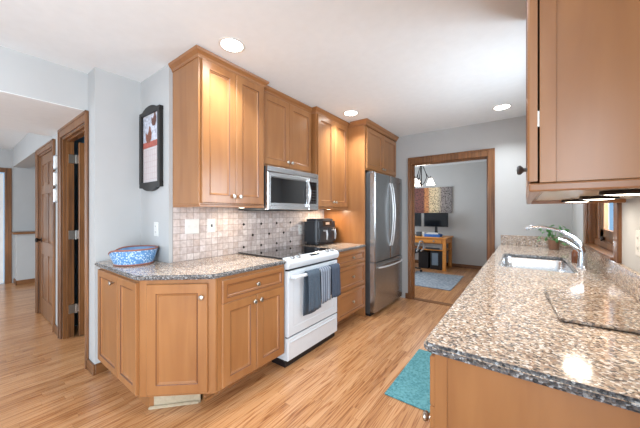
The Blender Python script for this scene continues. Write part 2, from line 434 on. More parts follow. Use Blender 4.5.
# right wall with window
WY0, WY1, WZ0, WZ1 = 2.30, 3.24, 1.045, 2.02
bm = nb(); WT = .105
box(bm, XR, XR+WT, YB, -2.25, 0, ZC); box(bm, XR, XR+WT, -.65, WY0, 0, ZC); box(bm, XR, XR+WT, -2.25, -.65, 0, .2); box(bm, XR, XR+WT, -2.25, -.65, 2.1, ZC); box(bm, XR, XR+WT, WY1, YF, 0, ZC); box(bm, XR, XR+WT, WY0, WY1, 0, WZ0); box(bm, XR, XR+WT, WY0, WY1, WZ1, ZC)
struct('wall_right', bm, 'wall')
# wall behind the camera with its windows
bm = nb()
box(bm, XL, -6.3, YB-.1, YB, 0, ZC); box(bm, -4.1, -2.5, YB-.1, YB, 0, ZC); box(bm, -.1, XR, YB-.1, YB, 0, ZC)
box(bm, -6.3, -4.1, YB-.1, YB, 0, .6); box(bm, -6.3, -4.1, YB-.1, YB, 2.2, ZC); box(bm, -2.5, -.1, YB-.1, YB, 2.25, ZC); box(bm, -2.5, -.1, YB-.1, YB, 0, .2)
struct('wall_back', bm, 'wall')
# dining room
struct('wall_dining', B(-3.6, .535, 7.35, 7.45, 0, ZC), 'wall')
struct('wall_dining_right', B(.43, .535, YF+.12, 7.35, 0, ZC), 'wall')
bm = nb(); X0 = -3.6
box(bm, X0, X0+.1, YF+.12, 4.9, 0, ZC); box(bm, X0, X0+.1, 6.7, 7.35, 0, ZC); box(bm, X0, X0+.1, 4.9, 6.7, 0, .75); box(bm, X0, X0+.1, 4.9, 6.7, 2.15, ZC)
struct('wall_dining_left', bm, 'wall')

# window frames of the unseen walls
def simple_window(name, x0, x1, y0, y1, z0, z1, axis):
    bm = nb(); t = .06
    if axis == 'y':
        box(bm, x0, x1, y0, y1, z0, z0+t); box(bm, x0, x1, y0, y1, z1-t, z1); box(bm, x0, x0+t, y0, y1, z0, z1); box(bm, x1-t, x1, y0, y1, z0, z1); box(bm, (x0+x1)/2-t/2, (x0+x1)/2+t/2, y0, y1, z0, z1)
    else:
        box(bm, x0, x1, y0, y1, z0, z0+t); box(bm, x0, x1, y0, y1, z1-t, z1); box(bm, x0, x1, y0, y0+t, z0, z1); box(bm, x0, x1, y1-t, y1, z0, z1); box(bm, x0, x1, (y0+y1)/2-t/2, (y0+y1)/2+t/2, z0, z1)
    f = struct(name, bm, 'oak')
    if axis == 'y': obj('pane', B(x0+t, x1-t, (y0+y1)/2-.003, (y0+y1)/2+.003, z0+t, z1-t), 'glass', f)
    else: obj('pane', B((x0+x1)/2-.003, (x0+x1)/2+.003, y0+t, y1-t, z0+t, z1-t), 'glass', f)
simple_window('window_2', -2.5, -.1, -2.69, -2.62, .2, 2.25, 'y')
simple_window('window_3', -6.3, -4.1, -2.69, -2.62, .6, 2.2, 'y')
simple_window('window_added_side', XR+.02, XR+.09, -2.25, -.65, .2, 2.1, 'x')  # invented window, out of view, for the added light from the right
simple_window('window_added_dining', -3.59, -3.53, 4.9, 6.7, .75, 2.15, 'x')  # unseen window added to bring light into the dining room

# sink window: deep oak jambs, casings, sash and pane
wn = nb()
box(wn, XR-.018, XR+.002, WY1, WY1+.085, 1.035, WZ1+.085, bev=.004); box(wn, XR-.018, XR+.002, WY0-.085, WY0, 1.035, WZ1+.085, bev=.004)
box(wn, XR-.018, XR+.002, WY0-.085, WY1+.085, WZ1, WZ1+.085, bev=.004)
win = struct('window_1', wn, 'oak')
obj('window_sill', B(XR-.03, XR+.105, WY0-.0, WY1+.0, WZ0-.009, WZ0+.010, bev=.003), 'oak_y', win)
jm = nb(); box(jm, XR, XR+.104, WY1-.018, WY1, WZ0, WZ1); box(jm, XR, XR+.104, WY0, WY0+.018, WZ0, WZ1); box(jm, XR, XR+.104, WY0, WY1, WZ1-.018, WZ1)
obj('jamb', jm, 'oak', win)
sa = nb(); a0, a1, sx0, sx1 = WY0+.02, WY1-.02, XR+.056, XR+.086
box(sa, sx0, sx1, a0, a0+.05, WZ0+.005, WZ1-.02, bev=.004); box(sa, sx0-.008, sx1, a1-.10, a1, WZ0+.005, WZ1-.02, bev=.004); box(sa, sx0, sx1, a1-.22, a1-.10, WZ0+.005, WZ1-.02, bev=.004)
box(sa, sx0-.02, sx1, a0, a1, WZ0+.0105, WZ0+.055, bev=.004); box(sa, sx0, sx1, a0, a1, WZ0+.05, WZ0+.14, bev=.004); box(sa, sx0, sx1, a0, a1, WZ1-.07, WZ1-.02, bev=.004)
sash = obj('sash', sa, 'oak', win)
obj('pane', B(sx0+.012, sx0+.018, a0+.04, a1-.04, WZ0+.13, WZ1-.06), 'glass', sash)
cr = nb(); box(cr, XR+.035, XR+.056, 2.95, 3.0, WZ0+.06, WZ0+.085, bev=.006); tube(cr, [(XR+.045, 2.97, WZ0+.075), (XR+.03, 2.93, WZ0+.07), (XR+.025, 2.88, WZ0+.065)], .006)
obj('crank', cr, 'bronze', sash)

# casings (trim) ---------------------------------------------------
def casing_y(name, x0, x1, z1, yface, wd=.085, out=.02, side=-1, mat='oak', wr=None, wt=None):
    wr = wr or wd; wt = wt or wd
    """door casing round an opening in a wall facing -y (side -1) or +y"""
    bm = nb(); ya, yb = (yface-out, yface) if side < 0 else (yface, yface+out)
    box(bm, x0-wd, x0, ya, yb, 0, z1+wt, bev=.006); box(bm, x1, x1+wr, ya, yb, 0, z1+wt, bev=.006)
    box(bm, x0-.001, x1+.001, ya, yb, z1, z1+wt, bev=.006)
    # raised outer bead
    yc, ye = (ya-.006, ya+.004) if side < 0 else (yb-.004, yb+.006)
    box(bm, x0-wd, x0-wd+.022, yc, ye, 0, z1+wt, bev=.003); box(bm, x1+wr-.022, x1+wr, yc, ye, 0, z1+wt, bev=.003); box(bm, x0-wd, x1+wr, yc, ye, z1+wt-.022, z1+wt, bev=.003)
    return struct(name, bm, mat)
def jamb_y(par, x0, x1, z1, y0, y1, t=.02):
    bm = nb(); box(bm, x0, x0+t, y0, y1, 0, z1); box(bm, x1-t, x1, y0, y1, 0, z1); box(bm, x0+t, x1-t, y0, y1, z1-t, z1)
    box(bm, x0+t, x0+t+.012, y0+.03, y1-.045, 0, z1-t); box(bm, x1-t-.012, x1-t, y0+.03, y1-.045, 0, z1-t); box(bm, x0+t, x1-t, y0+.03, y1-.045, z1-t-.012, z1-t)
    return obj('jamb', bm, 'oak', par)
# closet doorway with its door swung inwards
c1 = casing_y('trim_1', DX0, DX1, DZ, YD, .065, wr=.045, wt=.085); jamb_y(c1, DX0, DX1, DZ, YD, YD+WD)
# hall door opening
c2 = casing_y('trim_2', HX0, HX1, HZ, YD, .07); jamb_y(c2, HX0, HX1, HZ, YD, YD+WD)
# dining opening
c3 = casing_y('trim_3', OX0+.015, OX1-.015, OZ-.012, YF, .055, wr=.079, wt=.098); jamb_y(c3, OX0, OX1, OZ, YF, YF+.12, .02)
c3b = casing_y('trim_4', OX0+.015, OX1-.015, OZ-.012, YF+.12, .08, side=1)
struct('trim_5', B(OX0, OX1, YF+.0, YF+.11, .0, .006), 'oak_x')

# baseboards
def bb(name, x0, x1, y0, y1, h=.085, mat='oak_x'):
    bm = nb(); box(bm, x0, x1, y0, y1, 0, h, bev=.005)
    return struct(name, bm, mat)
bb('baseboard_alcove', -2.955, -2.79, YD-.018, YD)
bb('baseboard_alcove_side', -2.804, -2.79, YD, .80, mat='oak_y')
bb('baseboard_hall', -4.16, -3.945, YD-.016, YD)
bb('baseboard_hall_far', -5.24, -5.175, YD-.016, YD)
bb('baseboard_dining', -3.5, .43, 7.332, 7.35)
bb('baseboard_dining_near', -3.5, OX0-.1, YF+.12, YF+.136)
bb('baseboard_half_wall', -7.40, -7.384, .735, 1.9, mat='oak_y')
bb('baseboard_half_end', -7.70, -7.384, .735, .75)
bb('baseboard_stair', -7.38, -4.3, 2.384, 2.4)
bb('baseboard_hall_end', XL, XL+.016, YB, -.34, mat='oak_y')
bb('baseboard_back', -2.4, .4, YB, YB+.016)
bb('baseboard_far', -.27, -.22, YF-.016, YF)
bb('baseboard_fridge', -1.475, -1.435, YF-.016, YF)
bb('baseboard_right', XR-.016, XR, YB, .86, mat='oak_y')

# doors ---------------------------------------------------
def panel_door(name, m, wd, ht, mat, six=True, t=.035):
    """six panel door: slab with recessed moulded panels on the visible face"""
    bm = nb(); rings_panel(bm, m, wd, ht, [(0, t-.010), (0.0, t-.009)])
    st = .115*wd/.8; mid = .10*wd/.8; cw = (wd-2*st-mid)/2
    rails = [(0, .22), (.22+.56, .22+.56+.16), (ht-.12-.26-.11, ht-.12-.26), (ht-.12, ht)]
    fb = nb()
    lb = lambda u0, u1, v0, v1: box(bm, u0, u1, v0, v1, t-.010, t, bev=.004, mat=m)
    lb(0, st, 0, ht); lb(wd-st, wd, 0, ht); 
    for a, b_ in rails: lb(st+.0005, wd-st-.0005, a, b_)
    for i in range(3): lb(st+cw, st+cw+mid, rails[i][1]+.0005, rails[i+1][0]-.0005)
    for i in range(3):
        v0 = rails[i][1]; v1 = rails[i+1][0]
        for u0 in (st, st+cw+mid):
            mm = m @ Matrix.Translation((u0+.012, v0+.012, t-.012))
            rings_panel(bm, mm, cw-.024, v1-v0-.024, [(0, .001), (.03, .009)])
    fb.free()
    d = struct(name, bm, mat); return d
dd = panel_door('door_1', frame_m((HX0+.024, YD+.045, .008), (1, 0, 0), (0, -1, 0)), HX1-HX0-.048, HZ-.03, 'oak')
kb = nb(); lathe(kb, [(.033, 0), (.033, .006), (.012, .010), (.012, .03), (.024, .036), (.030, .048), (.024, .060), (.0, .064)], (HX0+.10, YD+.012, .965), (0, -1, 0))
obj('door_knob', kb, 'bronze', dd, True, 'dark bronze knob')
# the inner door is hinged on the left jamb and stands open into the closet
d2 = struct('door_2', B(-3.828, -3.793, .830, 1.56, .01, 2.06, bev=.003), 'oak')
st = nb()
for z in (.30, 1.08, 1.88):
    box(st, -3.850, -3.826, .755, .830, z-.045, z+.045); tube(st, [(-3.822, .815, z-.047), (-3.822, .815, z+.047)], .007)
obj('hinges', st, 'nickel', d2)
# white door at the end of the hall
d3 = panel_door('door_3', frame_m((XL-.06, -.235, .01), (0, 1, 0), (1, 0, 0)), .855, 2.035, 'white_door')
bm = nb(); y0, y1 = -.25, .63
box(bm, XL, XL+.02, y1-.0, y1+.085, 0, 2.145, bev=.005); box(bm, XL, XL+.02, y0-.085, y0, 0, 2.145, bev=.005); box(bm, XL, XL+.02, y0, y1, 2.06, 2.145, bev=.005)
struct('trim_6', bm, 'oak')

# ------------------------------------------------------------------ kitchen cabinets
KN = [(.0065, 0), (.0065, .010), (.010, .013), (.0155, .018), (.0165, .023), (.013, .028), (.0, .030)]
def knob(parent, pos, nrm, mat='nickel', s=1.0):
    bm = nb(); lathe(bm, [(r*s, h*s) for r, h in KN], pos, nrm, 16); return obj('knob', bm, mat, parent, True)
def shaker(parent, name, m, wd, ht, kpos=None, mat='maple', fw=.058, t=.020, kmat='nickel'):
    bm = nb(); ins = fw
    rings_panel(bm, m, wd, ht, [(0, t-.004), (.004, t), (ins, t), (ins+.0045, t-.004), (ins+.009, t-.0045), (ins+.014, t-.0105), (ins+.0165, t-.0115)])
    bm.faces.ensure_lookup_table()
    for f in bm.faces:
        lc = [(m.inverted() @ v.co) for v in f.verts]
        if len({round(min(c.x, wd-c.x, c.y, ht-c.y), 4) for c in lc}) == 2 and all(abs(c.z-t) < .0045 for c in lc) and any(abs(c.z-t+.004) < .0004 for c in lc) and min(min(c.x, wd-c.x, c.y, ht-c.y) for c in lc) > .01: f.material_index = 1
        if all(min(c.x, wd-c.x, c.y, ht-c.y) > .01 for c in lc) and any(abs(c.z-t+.011) < .0004 for c in lc) and len({round(c.z, 4) for c in lc}) > 1: f.material_index = 0
    d = obj(name, bm, mat, parent); d.data.materials.append(M['glaze'])
    if kpos:
        p = m @ Vector((kpos[0], kpos[1], t-.001)); n = m.to_3x3() @ Vector((0, 0, 1)); knob(d, p, n, kmat)
    return d
FX = lambda y, z, x: frame_m((x, y, z), (0, 1, 0), (1, 0, 0))
def crown_run(bm, path, z0=2.436, z1=2.492):
    """crown moulding profile swept along a plan path (outside on the right hand of travel)"""
    prof = [(0, z0), (.005, z0), (.006, z0+.006), (.010, z0+.020), (.026, z0+.036), (.030, z0+.040), (.036, z1), (0, z1)]
    P = [Vector((p[0], p[1])) for p in path]; secs = []
    for i, p in enumerate(P):
        ds = []
        if i > 0: ds.append((P[i]-P[i-1]).normalized())
        if i < len(P)-1: ds.append((P[i+1]-P[i]).normalized())
        ns = [Vector((d.y, -d.x)) for d in ds]
        n = sum(ns, Vector((0, 0))); n = n/(n.dot(ns[0])) if len(ns) == 2 else ns[0]
        secs.append([bm.verts.new((p.x+n.x*o, p.y+n.y*o, z)) for o, z in prof])
    k = len(prof)
    for i in range(len(secs)-1):
        for j in range(k): bm.faces.new((secs[i][j], secs[i][(j+1) % k], secs[i+1][(j+1) % k], secs[i+1][j]))
    bm.faces.new(secs[0]); bm.faces.new(secs[-1][::-1]); bmesh.ops.recalc_face_normals(bm, faces=bm.faces)
    return bm
def upper(label, y0, y1, xb, z0, z1, ndoor=2, dz0=None, rail=True, crown=None, kn=True, fr=.0):
    """wall cabinet against the left wall, front frame at x = xb"""
    t = thing('wall_cabinet', label, 'cabinet', (XW, (y0+y1)/2, z0))
    obj('body', B(XW+.002, xb, y0, y1, z0, z1, bev=.0015), 'maple', t)
    obj('underside', B(XW+.01, xb-.02, y0+.015, y1-.015, z0-.003, z0), 'maple_in', t)
    if rail:
        r = nb(); box(r, xb-.022, xb+.008, y0, y1, z0-.020, z0, bev=.004); box(r, XW+.004, xb-.02, y0, y0+.018, z0-.020, z0, bev=.003)
        obj('light_rail', r, 'maple_h', t)
    dz = z0+.012 if dz0 is None else dz0
    top = 2.434 if z1 > 2.3 else z1-.01
    w_ = (y1-y0-.03-fr)/ndoor
    for i in range(ndoor):
        m = FX(y0+.015+i*w_+.002, dz, xb)
        ku = w_-.032 if i == 0 else .028
        shaker(t, 'door', m, w_-.004, top-dz-.005, (ku, .055))
    if crown: obj('crown_moulding', crown_run(nb(), crown), 'maple_h', t)
    return t
Z0 = 1.375
XU = -1.885
U1 = upper('tall maple wall cabinet with two doors left of the microwave', 1.075, 1.695, XU, Z0, 2.44, crown=[(XW+.002, 1.075), (XU, 1.075), (XU, 1.695), (XU-.06, 1.695)])
U2 = upper('short maple wall cabinet mounted above the microwave', 1.698, 2.462, -1.95, 1.752, 2.44, rail=False, dz0=1.768, crown=[(-1.95, 1.698+.003), (-1.95, 2.462)])
U3 = upper('tall maple wall cabinet between the microwave and the tall refrigerator panel', 2.466, 3.145, XU, Z0, 2.44, crown=[(-1.945, 2.466), (XU, 2.466), (XU, 3.145)])
# refrigerator surround: side panel + cabinet above
t = thing('refrigerator_surround', 'maple refrigerator surround with a tall side panel and two small doors above the refrigerator', 'cabinet', (XW, 3.67, 0))
obj('side_panel', B(XW+.002, -1.63, 3.148, 3.168, 0, 2.425, bev=.001), 'maple', t)
obj('body', B(XW+.002, -1.632, 3.17, 4.195, 1.862, 2.425, bev=.001), 'maple', t)
w_ = (4.195-3.17-.05)/2
for i in range(2):
    shaker(t, 'door', FX(3.185+i*(w_+.006), 1.882, -1.632), w_, .53, ((w_-.03) if i == 0 else .03, .04))
obj('crown_moulding', crown_run(nb(), [(XU+.062, 3.146), (-1.612, 3.146), (-1.612, 4.195)]), 'maple_h', t)
obj('crown_backing', B(XW+.002, -1.614, 3.150, 4.195, 2.426, 2.49), 'maple_h', t)

# --- base cabinets, left run
A = Vector((-1.985, .737)); Bp = Vector((-1.630, 1.047)); ZB = .128; ZT = .884
kickA = Vector((-2.02, .805)); kickB = Vector((-1.806, 1.045))
cb = thing('corner_base_cabinet', 'maple base cabinet wrapping the counter end with an angled door', 'cabinet', (-2.3, .95, 0))
prism_b = nb(); prism(prism_b, [(-2.765, A.y), (A.x, A.y), (Bp.x, Bp.y), (Bp.x, 1.060), (XW+.003, 1.060), (XW+.003, 1.042), (-2.765, 1.042)], ZB, ZT)
obj('body', prism_b, 'maple', cb)
U_d = (Bp-A).normalized(); Nd = Vector((U_d.y, -U_d.x))
# doors on the face y = A.y
m = frame_m((-2.752, A.y, ZB+.010), (1, 0, 0), (0, -1, 0)); shaker(cb, 'door', m, .428, ZT-ZB-.034, (.345, .665), fw=.05)
m = frame_m((-2.318, A.y, ZB+.010), (1, 0, 0), (0, -1, 0)); shaker(cb, 'decorative_panel', m, .318, ZT-ZB-.034, None, fw=.05)
L = (Bp-A).length; o_ = A+U_d*.045
m = frame_m((o_.x, o_.y, ZB+.018), (U_d.x, U_d.y, 0), (Nd.x, Nd.y, 0)); shaker(cb, 'door', m, L-.09, ZT-ZB-.048, (L-.09-.035, ZT-ZB-.048-.085), fw=.06)
kk = nb(); prism(kk, [(-2.75, kickA.y), (kickA.x, kickA.y), (kickA.x+.02, kickA.y+.02), (-2.75, kickA.y+.02)], 0, ZB); obj('toe_kick', kk, 'maple_x', cb)
kk = nb(); d_ = (kickB-kickA).normalized(); nn = Vector((d_.y, -d_.x))
prism(kk, [kickA, kickB, kickB-nn*.018, kickA-nn*.018], 0, ZB); obj('toe_kick', kk, 'kick_pale', cb, label='pale unfinished toe kick board')
kk = nb(); prism(kk, [kickA+nn*.016, kickB+nn*.016-d_*.012, kickB+nn*.001, kickA+nn*.001], 0, .019, bev=.004); obj('shoe_moulding', kk, 'kick_pale', cb, label='pale strip at the floor')

def base_body(t, y0, y1, x=-1.63, kick=-1.79, k0=None):
    obj('body', B(XW+.004, x, y0, y1, ZB, ZT, bev=.001), 'maple', t)
    k0 = k0 or y0; k = nb(); box(k, kick-.02, kick, k0, y1, 0, ZB); box(k, kick, kick+.014, k0, y1, 0, .02, bev=.004); obj('toe_kick', k, 'maple_h', t)
b1 = thing('base_cabinet', 'maple base cabinet with one wide drawer over two doors left of the range', 'cabinet', (-1.95, 1.375, 0))
base_body(b1, 1.063, 1.690, k0=1.064)
shaker(b1, 'drawer', FX(1.088, .705, -1.63), .585, .155, (.2925, .0775), fw=.032, mat='maple_h')
for i in range(2): shaker(b1, 'door', FX(1.088+i*.294, ZB+.015, -1.63), .291, .560, (.262 if i == 0 else .029, .515))
b2 = thing('base_cabinet', 'maple base cabinet with three stacked drawers beside the refrigerator', 'cabinet', (-1.95, 2.81, 0))
base_body(b2, 2.470, 3.146)
for z, h in ((.720, .145), (.440, .262), (.140, .282)): shaker(b2, 'drawer', FX(2.495, z, -1.63), .625, h, (.3125, h*.5), fw=.036, mat='maple_h', kmat='nickel')

# --- granite worktops, left
def arc(cx, cy, r, a0, a1, n=6): return [(cx+r*math.cos(math.radians(a0+(a1-a0)*i/n)), cy+r*math.sin(math.radians(a0+(a1-a0)*i/n))) for i in range(n+1)]
pts = [(XW+.003, 1.050), (-2.801, 1.044), (-2.801, .735)] + arc(-2.765, .735, .034, 180, 270) + [(-1.985, .700), (-1.955, .708), (-1.617, 1.008), (-1.605, 1.035), (-1.605, 1.692), (XW+.003, 1.692)]
cw = worktop(prism(nb(), pts[::-1], .885, .915, bev=.009))
tag(cw, 'speckled brown granite worktop with an angled corner under the blue basket', 'countertop')
cw = worktop(prism(nb(), [(XW+.003, 2.468), (-1.605, 2.468), (-1.605, 3.146), (XW+.003, 3.146)], .885, .915, bev=.009))
tag(cw, 'short speckled granite worktop between the range and refrigerator under the air fryer', 'countertop')

# --- tile backsplash with accent insets
bs = thing('tile_backsplash', 'tumbled stone tile backsplash on the wall behind the range', 'backsplash', (XW, 2.1, .915))
obj('tile_field', B(XW+.001, XW+.008, 1.075, 3.146, .9155, Z0-.004), 'tile', bs)
def ray(u, v):
    s, c = math.sin(YAW), math.cos(YAW); a = (u-320)/276.2; return (-s+c*a, c+s*a, (212.9-v)/276.2)
acc = [(243, 223), (262, 222.5), (276.7, 222.2), (290.4, 221), (252.3, 233.4), (269.4, 231.7), (283.7, 230.3), (244.2, 246), (261.7, 243), (276.7, 241.1), (290.4, 240.2)]
for u, v in acc:
    r = ray(u, v); k = (XW+.008)/r[0]; y = r[1]*k; z = 1.312+r[2]*k
    y = round(y/.057)*.057; z = round((z-.912)/.057)*.057+.912
    b_ = nb()
    for dy, dz in ((0, .008), (0, -.008), (.008, 0), (-.008, 0)):
        m = Matrix.Translation((XW+.010, y+dy, z+dz)) @ Matrix.Rotation(PI/4, 4, 'X'); box(b_, -.002, .002, -.005, .005, -.005, .005, mat=m)
    obj('accent_inset', b_, 'bronze', bs, label='dark diamond inset')

# --- wall plates
def plate(label, m, wd, ht, kind, cat='outlet', grp=None):
    p = m @ Vector((wd/2, 0, 0))
    t = thing('switch_plate' if kind == 'switch' else 'outlet_plate', label, cat, p)
    bm = nb(); rings_panel(bm, m, wd, ht, [(0, .003), (.004, .006)]); obj('plate', bm, 'white', t)
    if kind == 'switch':
        for k in range(2):
            u = wd*(.27+.46*k); bm = nb(); box(bm, u-.006, u+.006, ht/2-.012, ht/2+.012, .004, .013, bev=.002, mat=m); obj('toggle', bm, 'white', t)
    elif kind == 'outlet':
        for v in (.3, .7):
            bm = nb(); box(bm, wd/2-.016, wd/2+.016, ht*v-.014, ht*v+.014, .004, .0075, bev=.003, mat=m); s_ = obj('socket', bm, 'white', t)
            bm = nb(); box(bm, wd/2-.008, wd/2-.005, ht*v-.005, ht*v+.006, .006, .008, mat=m); box(bm, wd/2+.005, wd/2+.008, ht*v-.005, ht*v+.006, .006, .008, mat=m); obj('slots', bm, 'black', s_)
    else:
        bm = nb(); box(bm, wd/2-.006, wd/2+.006, ht/2-.012, ht/2+.012, .004, .013, bev=.002, mat=m); obj('toggle', bm, 'steel_dark', t)
TB = XW+.0085
plate('white double light switch plate on the tile backsplash', FX(1.172, 1.135, TB), .122, .125, 'switch', 'light switch')
plate('white single switch plate on the tile right of the double switch plate', FX(1.372, 1.137, TB), .078, .122, 'single', 'light switch')
plate('white outlet plate on the tile behind the air fryer', FX(2.60, 1.045, TB), .075, .120, 'outlet')
plate('white outlet plate on the grey nook wall behind the blue basket', frame_m((-2.525, 1.0465, 1.115), (1, 0, 0), (0, -1, 0)), .075, .12, 'outlet')
plate('white outlet plate on the right wall near the sink window', frame_m((XR-.0005, 1.955, 1.11), (0, -1, 0), (-1, 0, 0)), .08, .12, 'outlet')

# ------------------------------------------------------------------ microwave
t = thing('microwave', 'stainless over-the-range microwave above the white range', 'microwave', (-2.05, 2.08, 1.34))
XM = -1.872
obj('body', B(XW+.01, XM, 1.702, 2.460, 1.336, 1.738, bev=.004), 'steel_dark', t)
obj('vent_strip', B(XM, XM+.028, 1.702, 2.460, 1.688, 1.738, bev=.005), 'steel_h', t)
d = nb(); m = FX(1.702, 1.340, XM); rings_panel(d, m, .585, .345, [(0, .024), (.006, .030), (.038, .030), (.042, .024)]); door = obj('door', d, 'steel_h', t)
g = nb(); rings_panel(g, FX(1.745, 1.405, XM+.024), .505, .235, [(0, .004), (.004, .007)]); gl = obj('door_window', g, 'blackglass', door)
hp = []
for i in range(9):
    a = i/8; hp.append((XM+.032+.040*math.sin(PI*a), 2.258, 1.375+.285*a))
obj('handle', tube(nb(), hp, .010, 10), 'handle_steel', door, True, 'curved bright handle')
cp = obj('control_panel', B(XM, XM+.028, 2.290, 2.460, 1.340, 1.685, bev=.004), 'steel_h', t)
g = nb(); rings_panel(g, FX(2.302, 1.41, XM+.0275), .12, .235, [(0, .001), (.002, .002)]); kp = obj('keypad', g, 'blackglass', cp)
for r in range(5):
    for c in range(3):
        obj('key', B(XM+.0294, XM+.0305, 2.318+c*.034, 2.336+c*.034, 1.425+r*.03, 1.437+r*.03), 'steel_dark', kp)
obj('display', B(XM+.0294, XM+.0305, 2.315, 2.408, 1.60, 1.628), 'screen', kp)
obj('bottom_grille', B(XW+.05, XM-.02, 1.74, 2.42, 1.330, 1.3365), 'black', t)

# ------------------------------------------------------------------ range
t = thing('range', 'white electric slide-in range with black glass cooktop', 'range', (-1.93, 2.08, 0))
RY0, RY1 = 1.697, 2.463; XF = -1.60
obj('body', B(XW+.02, XF-.03, RY0+.003, RY1-.003, .06, .895, bev=.002), 'enamel', t)
obj('cooktop', B(XW+.012, -1.655, RY0-.0, RY1+.0, .917, .927, bev=.003), 'blackglass', t)
cp = nb()   # sloped front control panel
prof = [(-1.655, .930), (-1.592, .911), (-1.574, .890), (-1.574, .868), (-1.592, .836), (-1.65, .832), (-1.655, .86)]
vs0 = [cp.verts.new((x, RY0-.002, z)) for x, z in prof]; vs1 = [cp.verts.new((x, RY1+.002, z)) for x, z in prof]
for i in range(len(prof)): cp.faces.new((vs0[i], vs0[(i+1) % 7], vs1[(i+1) % 7], vs1[i]))
cp.faces.new(vs0[::-1]); cp.faces.new(vs1); bmesh.ops.recalc_face_normals(cp, faces=cp.faces)
bmesh.ops.bevel(cp, geom=list(cp.edges), offset=.004, segments=2, affect='EDGES')
cpo = obj('control_panel', cp, 'enamel', t, True)
sn = Vector((.024, 0, .08)).normalized()
for y in (1.775, 1.855, 2.30, 2.385):
    bm = nb(); lathe(bm, [(.020, 0), (.021, .004), (.017, .018), (.0, .019)], (-1.615, y, .9185), sn, 20); kn = obj('knob', bm, 'silver', cpo, True, 'white control knob')
    obj('pointer', B(-1.632, -1.602, y-.004, y+.004, .930, .9405), 'steel_dark', cpo)
m = frame_m((-1.636, 1.98, .9235), (0, 1, 0), (sn.x, 0, sn.z))
obj('display', B(-1.630, -1.596, 2.02, 2.14, .9115, .9225), 'black', cpo)
for k in range(8):
    y = 1.925+.035*(k % 2) if k < 4 else 2.175+.035*(k % 2); x = -1.632+.022*((k//2) % 2)
    obj('button', B(x, x+.010, y, y+.016, .909, .9235-.3*(x+1.632)), 'silver', cpo)
dr = nb(); rings_panel(dr, FX(RY0+.004, .262, XF-.03), RY1-RY0-.008, .555, [(0, .030), (.006, .036), (.07, .036), (.075, .033)]); dro = obj('oven_door', dr, 'enamel', t)
obj('door_gap', B(XF-.032, XF-.012, RY0+.006, RY1-.006, .819, .831), 'black', t)
hd = nb(); box(hd, XF+.035, XF+.062, RY0+.035, RY1-.035, .752, .782, bev=.011, seg=4)
box(hd, XF+.004, XF+.045, RY0+.035, RY0+.065, .752, .782, bev=.006); box(hd, XF+.004, XF+.045, RY1-.065, RY1-.035, .752, .782, bev=.006)
obj('handle', hd, 'enamel', dro, True)
dw = nb(); rings_panel(dw, FX(RY0+.004, .062, XF-.03), RY1-RY0-.008, .188, [(0, .030), (.006, .036)]); box(dw, XF, XF+.014, RY0+.03, RY1-.03, .205, .222, bev=.006)
obj('storage_drawer', dw, 'enamel', t)
obj('drawer_gap', B(XF-.032, XF-.012, RY0+.006, RY1-.006, .251, .262), 'black', t)
obj('foot_plinth', B(XW+.1, XF-.03, RY0+.005, RY1-.005, 0.0, .06), 'black', t)

def towel(y0, y1, front, back, mat, label, xo=0.0, seed=1):
    rnd = random.Random(seed); bm = nb(); xh, zh = XF+.0485, .785
    cols = 14; path = []
    nb_ = 6; nf = 12
    for i in range(nb_): path.append((xh-.024, zh-.03-back*(1-i/nb_)))
    path += [(xh-.022, zh-.01), (xh-.010, zh+.003+xo), (xh+.008, zh+.003+xo), (xh+.019+xo, zh-.010)]
    for i in range(1, nf+1): path.append((xh+.021+xo, zh-.012-front*i/nf))
    ph = rnd.random()*6
    grid = []
    for j in range(cols+1):
        f = j/cols; col = []
        for i, (x, z) in enumerate(path):
            hang = max(0, (zh-z)/max(front, .01)); dirx = 1 if i > nb_+1 else 0
            wob = .010*math.sin(f*9+ph)*min(1, hang*1.5)*dirx
            yy = y0+(y1-y0)*f + (.012*math.sin(hang*3+ph))*hang*(.5-f)
            col.append(bm.verts.new((x+abs(wob)+.002*dirx, yy, z+.004*math.sin(f*5+ph)*(1 if i in (0, len(path)-1) else 0))))
        grid.append(col)
    for j in range(cols):
        for i in range(len(path)-1): bm.faces.new((grid[j][i], grid[j+1][i], grid[j+1][i+1], grid[j][i+1]))
    bmesh.ops.recalc_face_normals(bm, faces=bm.faces)
    o = obj('dish_towel', bm, mat, None, True)
    md = o.modifiers.new('thick', 'SOLIDIFY'); md.thickness = .006; md.offset = 0
    return tag(o, label, 'towel', 'dish towels on the range handle')
towel(1.885, 2.055, .335, .36, 'towel_blue', 'slate blue dish towel hanging leftmost on the oven door handle', .004, 3)
towel(2.075, 2.225, .305, .27, 'towel_grey', 'light grey striped dish towel hanging in the middle of the oven handle', .004, 5)
towel(2.245, 2.395, .300, .27, 'towel_dark', 'dark slate dish towel hanging rightmost on the oven handle', .004, 8)

# ------------------------------------------------------------------ refrigerator
t = thing('refrigerator', 'tall stainless french door refrigerator with bottom freezer', 'refrigerator', (-1.85, 3.66, 0))
FY0, FY1 = 3.182, 4.130; XB = -1.575; XD = -1.497
obj('body', B(XW+.03, XB, FY0+.004, FY1-.004, .03, 1.815, bev=.004), 'steel_dark', t)
def bowed(y0, y1, z0, z1, bow=.010, yc0=FY0, yc1=FY1, n=10):
    bm = nb(); pl = [(XB+.006, y0), (XB+.006, y1)]; front = []
    for i in range(n+1):
        y = y1+(y0-y1)*i/n; f = (y-yc0)/(yc1-yc0); x = XD+bow*math.sin(PI*max(0, min(1, f)))-.004
        front.append((x, y))
    e = .012
    front[0] = (front[0][0]-e, y1); front.insert(1, (front[1][0]-.002, y1-e)); front[-1] = (front[-1][0]-e, y0); front.insert(-1, (front[-2][0]-.002, y0+e))
    return prism(bm, (pl+front)[::-1], z0, z1, bev=.004, seg=2)
ymid = (FY0+FY1)/2
